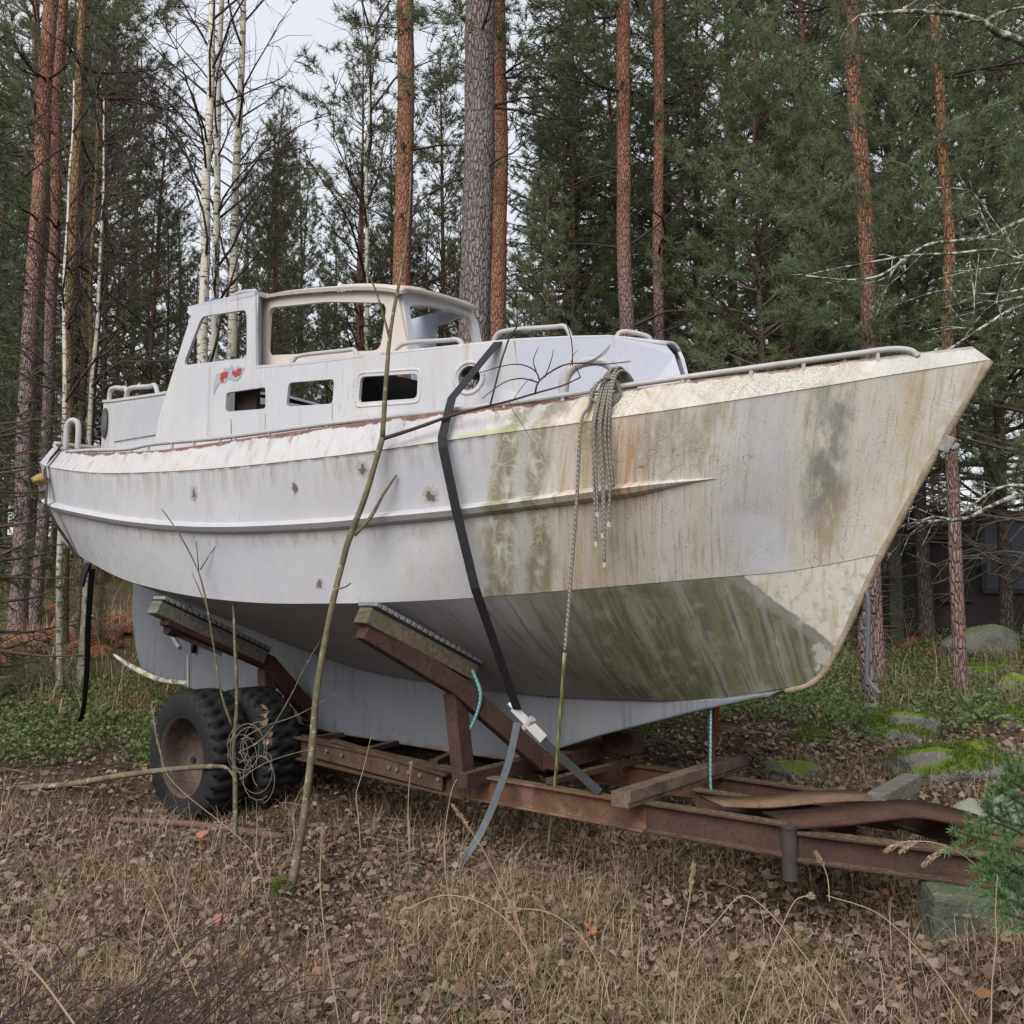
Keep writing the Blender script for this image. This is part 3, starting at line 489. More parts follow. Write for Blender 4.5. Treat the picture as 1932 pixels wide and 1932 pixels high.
# return panel between the raised aft wing and the side frame
b=MB(); b.add([(-2.52,-.97,2.965),(-2.52,-.97,3.455),(-2.645,-.842,3.47),(-2.635,-.842,2.96)],[(0,1,2,3)]); b.build('corner_panel',M['cabin'],whs,solid=.02)
ft=lambda t,z_: (-1.33-.19*(z_-2.92)-.09*(1-t/.75),-t,z_)
front=[(.745,2.86),(.745,3.285),(.6,3.315),(.4,3.36),(.2,3.38),(.03,3.385),(-.03,3.30),(-.06,2.9)]
fh=rrect([(.675,2.97),(.70,3.225),(.5,3.28),(.25,3.315),(.06,3.32),(.005,2.95)],.05)
plate('windscreen_frame',front,[fh],ft,M['cabin'],whs,.03)
plate('far_frame',[(-2.08,2.9),(-2.12,3.43),(-1.56,3.44),(-1.56,3.37),(-1.86,3.34),(-1.90,2.9)],[],lambda x,z_:(x,.02,z_),M['blue'],whs,.03)
rs=MB(); ss=np.linspace(-2.66,-1.33,12); zr=lambda s_: float(np.interp(s_,[-2.66,-2.40,-2.18,-1.9,-1.63,-1.46,-1.33],[3.487,3.472,3.447,3.408,3.365,3.325,3.285])); v=[]
for s_ in ss: v+=[(s_,-(wt(s_)+.055),zr(s_)-.012),(s_,-(wt(s_)-.02),zr(s_)+.018),(s_,-(wt(s_)-.14),zr(s_)+.045)]
rs.add(v,[q for i in range(len(ss)-1) for q in ((3*i,3*i+1,3*i+4,3*i+3),(3*i+1,3*i+2,3*i+5,3*i+4))]); rs.build('roof_edge',M['roof'],whs,solid=.022)
b=MB(); ss=np.linspace(-1.86,-1.30,7); tt=np.linspace(0,1,8); v=[]
for i,s_ in enumerate(ss):
    for a in tt: v.append((s_-.13*a,-((wt(s_)+.03)*(1-a)+.02*a),zr(s_)+.012+.075*math.sin(a*1.5)))
n=len(tt); b.add(v,[(i*n+j,i*n+j+1,(i+1)*n+j+1,(i+1)*n+j) for i in range(len(ss)-1) for j in range(n-1)]); b.build('roof_panel',M['roof'],whs,True,solid=.022)
b=MB(); b.add([(-3.32,-.985,3.515),(-2.52,-.985,3.465),(-2.58,-.70,3.50),(-3.26,-.70,3.545)],[(0,1,2,3)]); b.build('wing_roof',M['cabin'],whs,solid=.03)
# aft cabin
ac=[(-3.5,.76,3.02),(-4.2,.70,3.065),(-5.2,.55,3.165),(-5.56,.47,3.215)]
b=MB(); v=[]
for s_,t,z_ in ac: v+=[(s_,-t-.0,2.50),(s_+.03*(s_<-5.3),-t,z_)]
for s_,t,z_ in ac[::-1]: v+=[(s_,t,2.50),(s_+.03*(s_<-5.3),t,z_)]
nn=len(ac)*2; b.add(v,[(2*i,2*i+1,2*((i+1)%nn)+1,2*((i+1)%nn)) for i in range(nn)]); acb=b.build('aft_cabin',M['cabin'],boat)
b=MB(); v=[]
for s_,t,z_ in ac: v+=[(s_+.03*(s_<-5.3),-t-.012,z_),(s_,0,z_+.05),(s_+.03*(s_<-5.3),t+.012,z_)]
b.add(v,[q for i in range(3) for q in ((3*i,3*i+1,3*i+4,3*i+3),(3*i+1,3*i+2,3*i+5,3*i+4))]); b.build('aft_cabin_roof',M['cabin'],acb,solid=.02)
def acp(s_,z_,o=.008):
    t=float(np.interp(s_,[q[0] for q in ac[::-1]],[q[1] for q in ac[::-1]])); return (s_,-t-o,z_)
b=MB(); b.add([acp(-5.42+.085*math.cos(a),3.0+.135*math.sin(a)) for a in np.linspace(0,2*math.pi,24,endpoint=False)],[tuple(range(24))]); b.build('porthole',M['glass'],acb,solid=.012)
b=MB(); b.add([acp(-5.13,2.80),acp(-5.13,3.125),acp(-4.2,3.03),acp(-3.7,2.985),acp(-3.7,2.72),acp(-4.2,2.745)],[(0,1,2,3,4,5)]); b.build('side_panel',paint('grey_panel_paint',(.37,.385,.40),False,1.6).m,acb,solid=.012)
# rails
def rail(name,pts,r,mat=None,k=5,parent=boat): 
    b=MB(); b.tube(smooth_path(pts,k),r,8); return b.build(name,mat or M['pole'],parent,True)
rl=[(-5.62,.85,2.80),(-5.2,.97,2.69),(-4.45,1.12,2.615),(-3.78,1.165,2.555),(-3.36,1.18,2.55),(-2.56,1.19,2.508),(-1.57,1.14,2.492),(-.74,1.0,2.49),(-.21,.84,2.513),(.11,.71,2.545),(.68,.45,2.597),(1.05,.25,2.637),(1.22,.16,2.655),(1.30,.12,2.645),(1.33,.105,2.615)]
for sd in (1,-1):
    P=smooth_path([(a,-sd*(b_),c-.016) for a,b_,c in rl],6); rl_o=MB(); rl_o.tube(P,.0145,8)
    rl_o=rl_o.build('gunwale_rail',M['pole'],boat,True); 
    for s_ in np.arange(-5.3,1.3,.27):
        i=int(np.argmin(abs(P[:,0]-s_))); b=MB(); b.tube([P[i],P[i]-[0,0,.055]],.010,6); b.build('stanchion',M['pole'],rl_o)
rail('stern_rail',[(-5.62,-.85,2.80),(-5.60,-.3,2.80),(-5.60,.3,2.80),(-5.62,.85,2.80)],.018)
def grab(pts,r=.0135,t=None,parent=boat): return rail('grab_rail',pts,r,M['pole'],5,parent)
c_=lambda s_,z_,i=.03:(s_,-ct(s_)+i,z_)
grab([c_(-2.21,2.93),c_(-2.18,2.985),c_(-2.10,3.0),c_(-1.74,2.975),c_(-1.65,2.965),c_(-1.61,2.895)])
grab([c_(-1.37,2.88),c_(-1.33,2.935),c_(-1.25,2.955),c_(-1.02,2.94),c_(-.93,2.93),c_(-.89,2.87)])
grab([(-.92,-.47,2.90),(-.89,-.47,3.0),(-.80,-.47,3.02),(-.50,-.45,2.99),(-.41,-.44,2.975),(-.37,-.43,2.88)])
grab([(-.245,-.20,2.90),(-.235,-.19,2.955),(-.20,-.165,2.972),(-.13,-.09,2.955),(-.105,-.065,2.935),(-.095,-.05,2.88)])
grab([(-3.17,-.74,3.53),(-3.14,-.74,3.62),(-3.05,-.74,3.635),(-2.92,-.74,3.62),(-2.86,-.74,3.60),(-2.82,-.74,3.51)])
grab([(-5.37,-.5,3.17),(-5.35,-.5,3.28),(-5.27,-.5,3.295),(-5.15,-.5,3.275),(-5.08,-.5,3.26),(-5.04,-.5,3.15)],.021)
grab([(-4.99,-.55,3.14),(-4.95,-.55,3.22),(-4.85,-.56,3.23),(-4.55,-.58,3.195),(-4.42,-.60,3.18),(-4.36,-.60,3.07)],.02)
rail('stern_loop',[(-5.50,-.80,2.72),(-5.50,-.80,2.93),(-5.46,-.78,2.99),(-5.40,-.75,2.95),(-5.40,-.75,2.72)],.025)
rail('mooring_loop',[(-.16,-.80,2.47),(-.15,-.79,2.60),(-.09,-.755,2.665),(.0,-.70,2.675),(.06,-.665,2.62),(.08,-.65,2.50)],.026,M['pole'],5)
# blue rag on the wing roof
b=MB(); 
for i in range(5): b.box((-3.22+.03*i,-.90,3.542+.006*math.sin(i*2.)),(.05,.06,.018),Matrix.Rotation(i*1.3,3,'Z')@Matrix.Rotation(.4*math.sin(i),3,'X'))
tag(b.build('rag',M['cloth'],None,bevel=.008),'scrap of blue cloth on the raised aft roof corner','rag').matrix_world=BM
# ---------------------------------------------------------------- boat trailer (same local frame as the boat)
tr=empty('boat_trailer',B0,'rusty steel boat trailer with big tyres and angled support arms under the boat','trailer',rz=YAW)
def ibeam(h=.145,w_=.085,f=.013,k=.010): return [(-w_/2,-h),(w_/2,-h),(w_/2,-h+f),(k/2,-h+f),(k/2,-f),(w_/2,-f),(w_/2,0),(-w_/2,0),(-w_/2,-f),(-k/2,-f),(-k/2,-h+f),(-w_/2,-h+f)]
rect=lambda w_,h:[(-w_/2,-h),(w_/2,-h),(w_/2,0),(-w_/2,0)]
T=lambda s_,t,z_:(s_,-t,z_)
for sd in (1,-1):
    b=MB(); b.beam(T(-3.9,sd*.42,.585),T(-1.12,sd*.42,.492),ibeam(.150,.11)); rb=b.build('main_beam',M['rust'],tr,bevel=.003)
    if sd>0:
        b=MB(); b.beam(T(-2.35,.42,.560),T(-1.25,.475,.4775),rect(.05,.014)); b.beam(T(-2.5,.455,.545),T(-1.3,.462,.485),rect(.012,.115)); b.build('splice_plate',rustm('yellow_flaked_rust',(.055,.033,.028),(.095,.066,.042),.3),rb)
        for s_,z_ in ((-1.75,.455),(-1.68,.45),(-1.58,.445),(-1.48,.44),(-2.2,.48),(-1.33,.435),(-2.35,.49)):
            b=MB(); b.tube([T(s_,.466,z_),T(s_,.480,z_)],.013,6); b.build('bolt',M['bolt'],rb)
    b=MB(); b.beam(T(-1.12,sd*.42,.490),T(.06,sd*.42,.492),ibeam(.142,.075)); b.build('main_beam',M['rust_orange'],tr,bevel=.003)
    b=MB(); b.beam(T(.06,sd*.42,.496),T(.80 if sd>0 else 1.0,sd*.42,.505 if sd>0 else .49),ibeam(.145,.075)); b.build('main_beam',M['rust'],tr,bevel=.003)
b=MB(); b.beam(T(.10,0,.50),T(.95,0,.497),ibeam(.12,.075)); b.build('centre_beam',M['rust'],tr,bevel=.003)
b=MB(); b.beam(T(.02,.60,.565),T(.02,-.66,.575),rect(.10,.075)); b.beam(T(.075,.60,.577),T(.075,-.66,.587),rect(.014,.06)); b.build('cross_beam',rustm('speckled_rust',(.06,.035,.03),(.15,.11,.09),.25),tr,bevel=.004)
b=MB(); b.beam(T(-1.0,.62,.535),T(-1.0,-.62,.56),rect(.07,.085)); b.build('cross_beam',M['rust'],tr,bevel=.004)
b=MB()
for s_,u in ((-2.05,.2),(-1.42,.35),(-2.7,.0),(-.55,.0)): b.beam(T(s_,.42,.53),T(s_-u,-.42,.525),rect(.05,.03))
b.build('cross_bar',M['rust'],tr)
b=MB(); b.beam(T(-.27,-.35,.50),T(-.27,-.35,.36),rect(.03,.05)); b.build('strut',M['rust_orange'],tr)
b=MB(); b.beam(T(-.75,.15,.60),T(-.75,-.75,.63),rect(.12,.09)); b.box(T(-.55,-.3,.64),(.22,.14,.12)); b.build('keel_chock',M['rust_dark'],tr,bevel=.006)
b=MB(); b.beam(T(-.12,-.55,.46),T(.02,-.42,1.02),rect(.03,.03)); b.build('strut',rustm('red_rust',(.14,.045,.03),(.2,.07,.04)),tr)
for sd in (1,-1):
    for nm,o1,bd,ft_,lg,pad,hb in (('f',(-1.2,1.18,1.335),(-1.05,.62,1.005),(-.86,.06,.52),((-1.03,.605,.97),(-1.0,.56,.48)),((-1.19,1.17,1.455),(-1.06,.47,1.115)),.105),
                        ('a',(-3.12,1.20,1.36),(-3.10,.41,1.02),(-3.08,-.05,.54),((-3.1,.385,.98),(-3.1,.37,.58)),((-3.13,1.26,1.475),(-3.1,.44,1.105)),.105)):
        Y=lambda p: T(p[0],sd*p[1],p[2])
        b=MB(); a1,a2,a3=[np.array(Y(p)) for p in (o1,bd,ft_)]; d1=(a2-a1)/np.linalg.norm(a2-a1); d2=(a3-a2)/np.linalg.norm(a3-a2)
        up=(0,0,1); hh=.052
        P=[]
        def corners(p,t): 
            t=Vector(t); sx=t.cross(Vector(up)).normalized(); uz=sx.cross(t).normalized(); return [tuple(Vector(p)+sx*x+uz*y) for x,y in ((-hh,-hh),(hh,-hh),(hh,hh),(-hh,hh))]
        sec=[corners(a1,d1),corners(a2-d1*.10,d1),corners(a2,(d1+d2)/2),corners(a2+d2*.10,d2),corners(a3,d2)]
        v=[q for s_ in sec for q in s_]; f=[(3,2,1,0),(16,17,18,19)]+[(4*i+j,4*i+(j+1)%4,4*i+4+(j+1)%4,4*i+4+j) for i in range(4) for j in range(4)]
        b.add(v,f); arm=b.build('support_arm',M['rust'] if nm=='f' else M['rust_dark'],tr,bevel=.006)
        b=MB(); b.beam(Y(lg[1]),Y(lg[0]),rect(.10,.09),up=(1,0,0)); b.build('leg',M['rust'],tr,bevel=.005)
        if sd>0 and nm=='a':
            b=MB(); b.beam(Y((-3.19,1.10,1.345)),Y((-3.15,.72,1.175)),rect(.008,.10)); b.build('end_plate',rustm('flaking_plate',(.12,.09,.085),(.24,.22,.21)),arm)
            b=MB(); b.tube([Y((-3.14,1.17,1.30)),Y((-3.14,1.10,1.275))],.055,14); b.build('roller',M['dark'],arm)
        # timber pad with rubber strips on it
        p1,p2=np.array(Y(pad[0])),np.array(Y(pad[1])); b=MB(); b.beam(p1,p2,rect(.13,.095)); pw=b.build('timber_pad',M['wood'] if nm=='f' else M['wood_pale'],tr,bevel=.008)
        b=MB(); d=(p2-p1); n=19
        nz=Vector(tuple(np.cross(d,(1,0,0)))).normalized(); nz=nz if nz.z>0 else -nz
        rot=Matrix((Vector((1,0,0)),Vector(tuple(d)).normalized(),nz)).transposed()
        for i in range(n): b.box(p1+d*((i+.5)/n)+np.array(nz)*.017,(.15,np.linalg.norm(d)/n*.78,.026),rot)
        b.build('rubber_strip',M['tread_strip'],pw,bevel=.004); b=MB(); b.beam(p1+np.array(nz)*.006,p2+np.array(nz)*.006,rect(.14,.012)); b.build('rubber_backing',M['rubber'],pw)
# wheels
def tyre(name,parent,c,Rr=.44,W=.30,sd=1,seed=0):
    th=np.linspace(0,2*math.pi,260,endpoint=False)
    prof=[(-.46,.60),(-.5,.66),(-.5,.80),(-.485,.90),(-.46,.955),(-.40,.985),(-.30,1),(-.2,1),(-.1,1),(0,1),(.1,1),(.2,1),(.3,1),(.40,.985),(.46,.955),(.485,.90),(.5,.80),(.5,.66),(.46,.60)]
    v=[]
    for a in th:
        for y,r in prof:
            rr=Rr*r
            if r>.94:
                ph=a*30+1.1*math.sin(y*15+seed)+seed+y*2.4
                w_=math.sin(ph); lug=1/(1+math.exp(-7*(w_+.55))); rr-= (1-lug)*.032
                rr-= .004*(1+math.sin(a*3+seed))
            elif r>.85: rr-=(.004*(1 if math.sin(a*34)>0 else 0))
            v.append((rr*math.cos(a),y*W,rr*math.sin(a)))
    k=len(prof); n=len(th); b=MB(); b.add(v,[(i*k+j,i*k+j+1,((i+1)%n)*k+j+1,((i+1)%n)*k+j) for i in range(n) for j in range(k-1)])
    wh_=bpy.data.objects.new('wheel',None); COL.objects.link(wh_); wh_.parent=parent; wh_.location=c; wh_.empty_display_size=.1
    t=b.build('tyre',M['rubber'],wh_,True)
    # deep dished rim
    rp=[(-.47,.61),(-.45,.585),(-.36,.565),(-.10,.55),(.10,.53),(.20,.45),(.24,.32),(.20,.26),(.20,0.001)] ; v=[];n2=48
    for i in range(n2):
        a=2*math.pi*i/n2
        for y,r in rp: v.append((Rr*r*math.cos(a),y*W*sd,Rr*r*math.sin(a)))
    k=len(rp); b=MB(); b.add(v,[(i*k+j,i*k+j+1,((i+1)%n2)*k+j+1,((i+1)%n2)*k+j) for i in range(n2) for j in range(k-1)])
    r_=b.build('rim',rim_m,wh_,True)
    for i in range(4):
        a=2*math.pi*i/4+.35; b=MB(); b.tube([(.185*math.cos(a),.19*W*sd,.185*math.sin(a)),(.185*math.cos(a),.165*W*sd,.185*math.sin(a))],.024,10); b.build('rim_slot',M['dark'],r_)
    return wh_
rim_m=rustm('rusty_rim',(.05,.037,.032),(.105,.08,.066),0,0)
tyre('wheel',tr,T(-3.2,.87,.425),.44,.30,1,0); tyre('wheel',tr,T(-3.10,.545,.43),.435,.30,1,2.1)
tyre('wheel',tr,T(-3.2,-.87,.55),.44,.30,-1,1); tyre('wheel',tr,T(-3.06,-.49,.55),.43,.27,-1,3)
b=MB(); b.tube([T(-3.2,.80,.43),T(-3.2,-.80,.55)],.05,10); b.box(T(-3.14,.0,.47),(.16,1.0,.10)); b.build('axle',M['rust_dark'],tr)
# drawbar
b=MB(); b.tube([T(.81,.43,.265),T(.81,.43,.50)],.036,14); b.tube([T(.81,.43,.487),T(.81,.43,.503)],.041,14); b.build('stake_pocket',flat('grey_pipe',(.045,.038,.036),.7,.3,14,.3),tr)
b=MB(); b.beam(T(.84,.41,.478),T(1.62,.16,.452),ibeam(.13,.09)); b.build('drawbar_leg',M['rust'],tr,bevel=.003)
b=MB(); b.beam(T(1.0,-.42,.488),T(1.68,-.08,.47),ibeam(.12,.075)); b.build('drawbar_leg',M['rust'],tr,bevel=.003)
b=MB(); b.beam(T(1.40,.02,.487),T(3.0,.0,.46),ibeam(.12,.085)); b.build('drawbar_tongue',rustm('mossy_rust',(.06,.035,.025),(.10,.06,.04),1.),tr,bevel=.003)
# arched gusset plate between the legs, with its turned-down edge
P=smooth_path([T(.86,.44,.498),T(1.0,.33,.510),T(1.13,.2,.527),T(1.25,.06,.533),T(1.36,-.02,.512),T(1.50,-.04,.488)],5)
Q=smooth_path([T(.62,.30,.500),T(.80,.12,.512),T(.95,-.05,.53),T(1.10,-.2,.54),T(1.24,-.32,.515),T(1.40,-.33,.49)],5)
b=MB(); n=len(P); b.add(list(P)+list(Q),[(i,i+1,n+i+1,n+i) for i in range(n-1)]); b.build('gusset_plate',M['rust_dark'],tr,True,solid=.014)
b=MB(); P=smooth_path([T(.42,.30,.503),T(.62,.22,.514),T(.82,.02,.532),T(.98,-.14,.535),T(1.06,-.24,.522)],5); Q=P+np.array([-.22,.16,-.01]); n=len(P); b.add(list(P)+list(Q),[(i,i+1,n+i+1,n+i) for i in range(n-1)]); b.build('bent_plate',M['rust_plate'],tr,True,solid=.01)
tb=MB(); tb.beam(np.array(bw(1.0,-.12,.575)),np.array(bw(1.02,-.60,.60)),rect(.09,.085)); tag(tb.build('timber_offcut',M['wood_pale'],None,bevel=.008),'grey weathered timber offcut lying across the front of the trailer','timber')
# concrete block under the drawbar
cb=MB(); p=bw(1.66,.16,.155); cb.box((0,0,0),(.72,.30,.33)); o=cb.build('concrete_block',M['concrete'],None,bevel=.03); o.location=p; o.rotation_euler=(0,.03,R(-12)); tag(o,'damp greenish concrete block propping up the trailer drawbar','block')
# ---------------------------------------------------------------- straps and ropes
def wp(pts): return [bw(*p) for p in pts]
nside=-np.array(BM.to_3x3()@Vector((0,1,0)))
st=empty('ratchet_strap',B0,'black ratchet strap over the cabin and down the boat side with grey loose tail','strap')
st.location=(0,0,0)
def nrm(v): return tuple((BM.to_3x3()@Vector(v)))
pts=[(-.80,-.2,2.935),(-.775,.10,2.95),(-.74,.42,3.0),(-.70,.60,2.95),(-.655,.725,2.875),(-.69,1.045,2.525),(-.655,1.15,2.31),(-.645,1.155,2.25),(-.61,1.09,1.93),(-.565,1.0,1.55),(-.60,.83,1.30),(-.665,.55,.90)]
fac=[(.2,-.1,1),(.2,-.2,1),(.2,-.5,1),(.2,-.8,.8),(.2,-1,.6),(.2,-1,.5),(.2,-1,.2),(.2,-1,0),(.2,-1,0),(.2,-1,-.1),(.2,-1,-.4),(.2,-1,-.5)]
b=MB(); b.ribbon(wp(pts),.052,[nrm(q) for q in fac],.004); b.build('strap_webbing',M['strap'],st)
b=MB(); b.ribbon(wp([(-.60,.50,.80),(-.5,.47,.70),(-.36,.44,.60),(-.205,.44,.505)]),.045,nrm((.2,-1,.6)),.004); b.build('strap_webbing',M['strap'],st)
gp=onground(850,1648); t0=bw(-.67,.545,.83)
b=MB(); P=smooth_path([t0,bw(-.68,.56,.74),bw(-.72,.575,.58),bw(-.83,.61,.30),(np.array(bw(-.9,.68,.13))),gp+[.03,.0,.03],gp+[-.08,-.06,.01]],4); b.ribbon(P,.042,nrm((.25,-1,.25)),.003); b.build('strap_tail',M['strap_grey'],st)
b=MB(); r0,r1=Vector(bw(-.70,.54,.905)),Vector(bw(-.54,.475,.745)); b.ribbon([r0,r0.lerp(r1,.35),r0.lerp(r1,.6)],.045,nrm((.3,-1,.4)),.018); b.ribbon([r0.lerp(r1,.5),r1],.055,nrm((.3,-1,.4)),.03); b.tube([r0.lerp(r1,.5)+Vector(nrm((.03,0,.03))),r0.lerp(r1,.5)-Vector(nrm((.03,0,.03)))],.022,8); b.build('ratchet',M['metal'],st,bevel=.004)
b=MB(); b.tube([r0,r0+(r0-r1).normalized()*.035],.011,8); b.build('handle_grip',flat('white_plastic',(.6,.6,.6),.4,.1),st)
sr=empty('stern_strap',(0,0,0),'dark brown strap round the stern corner, its loose end hanging to the ground','strap')
b=MB(); b.ribbon(wp([(-5.45,.86,2.80),(-5.18,1.0,2.70),(-4.98,1.17,2.56),(-4.93,1.225,2.49),(-4.90,1.215,2.35),(-4.86,1.235,2.20),(-4.84,1.16,2.05),(-4.82,1.06,1.90),(-4.80,1.0,1.785)]),.055,nrm((-.1,-1,.1)),.004); b.build('strap_webbing',M['strap_brown'],sr)
b=MB(); b.ribbon(wp([(-4.58,1.02,1.735),(-4.62,1.03,1.66),(-4.66,1.03,1.57)]),.05,nrm((.3,-1,0)),.02); gp=onground(150,1388); q=bw(-4.55,1.0,1.7)
b.build('strap_hook',M['strap'],sr)
b=MB(); n0=np.array([.3,-1,0]); hang=smooth_path([q,q*.72+gp*.28+[.0,0,.0],q*.4+gp*.6+[.02,0,0],q*.12+gp*.88+[.01,0,.02],gp+[-.05,-.03,.02]],5)
b.ribbon(hang,.045,[(math.cos(.9-i*.05),-1+i*.02,0) for i in range(len(hang))],.004); b.build('strap_tail',M['strap'],sr)
b=MB(); bm=bmesh.new(); bmesh.ops.create_icosphere(bm,subdivisions=3,radius=.075)
for v in bm.verts: n=v.co.normalized(); v.co=Vector((n.x*.055,n.y*.045,n.z*.045))*(1+.6*(float(vnoise(n.x*3+9,n.y*3+n.z*4,4))-.5))
me=bpy.data.meshes.new('foam_pad'); bm.to_mesh(me); bm.free(); me.materials.append(M['foam']); me.polygons.foreach_set('use_smooth',[True]*len(me.polygons)); o=bpy.data.objects.new('foam_pad',me); COL.objects.link(o); o.location=bw(-5.02,1.215,2.41); tag(o,'yellow foam pad wedged under the strap at the stern corner','foam pad')
def twist(name,path,r,mat,label,cat,parent=None,k=6,jit=.0):
    b=MB(); b.tube(smooth_path(path,k),r,7,0,True,.08); o=b.build(name,mat,parent,True)
    if parent is None: tag(o,label,cat)
    return o
rb=empty('rope_bundle',(0,0,0),'bundle of old grey ropes hung over the bow rail, ends dangling down','rope')
for i,(ds,zb) in enumerate([(0,1.76),(.013,1.90),(.029,1.80),(.042,1.66),(.055,2.02),(.062,1.85),(.071,2.13)]):
    s_=.055+ds; tt=float(np.interp(s_,F['knu'][:,0],F['knu'][:,1]))+.018+.012*(i%2); ts=float(np.interp(s_,F['str'][:,0],F['str'][:,1]))+.075
    P=[(s_+.05+random.uniform(-.01,.01),.60,2.47),(s_+.03,.68,2.58),(s_+.015,.745,2.595+.01*(i%3)),(s_+.005,.79,2.52),(s_,tt,2.34),(s_-.005,tt-.01,2.2),(s_+random.uniform(-.012,.012),max(tt-.02,ts),2.03),(s_-.006,max(tt-.03,ts),zb)]
    twist('rope',wp(P),.0066,M['rope'],None,None,rb)
    if zb<1.95: b=MB(); b.tube([bw(s_-.006,max(tt-.03,ts),zb+.012),bw(s_-.006,max(tt-.03,ts),zb-.012)],.011,7); b.build('rope_end',M['metal'],rb)
twist('rope_coil',wp([(.03,.83,2.50),(.10,.80,2.56),(.14,.74,2.50),(.10,.78,2.42),(.04,.84,2.46),(.06,.82,2.53)]),.0075,M['rope'],None,None,rb)
gp=onground(1032,1622)
lr=empty('mooring_rope',(0,0,0),'long olive rope running from the bow rail straight down to the grass','rope')
twist('upper_length',wp([(.0,.77,2.50),(.015,.83,2.42),(.02,.90,2.33),(.0,.905,2.0),(-.04,.91,1.55),(-.07,.915,1.25)]),.0085,M['rope'],None,None,lr); e0=bw(-.07,.915,1.25)
twist('lower_length',[e0,e0*.5+gp*.5+[.008,0,0],gp+[0,0,.0]],.0085,M['rope_yellow'],None,None,lr)
twist('short_rope',wp([(-1.07,.52,1.135),(-1.02,.53,1.10),(-.955,.535,1.0),(-.945,.535,.93),(-.98,.535,.83),(-1.03,.535,.75)]),.010,M['rope_teal'],'short teal cord hanging from the lower end of the front timber pad','cord')
twist('bow_rope',wp([(1.015,-.0,1.545),(1.04,.01,1.50),(1.035,.01,1.35),(1.025,.01,1.18),(1.03,.01,1.12),(1.08,.01,1.06)]),.011,M['strap_grey'],'grey rope dangling from the stem of the bow','rope')
twist('thin_rope',wp([(.20,.0,.93),(.20,.01,.75),(.19,.0,.56),(.17,-.05,.36)]),.006,M['rope_teal'],'thin pale teal cord hanging below the keel behind the trailer','cord')
twist('hanging_wire',wp([(.17,-.02,.93),(.172,-.02,.7),(.165,-.02,.36)]),.004,M['twig'],'thin dark wire hanging below the keel beside the teal cord','wire')
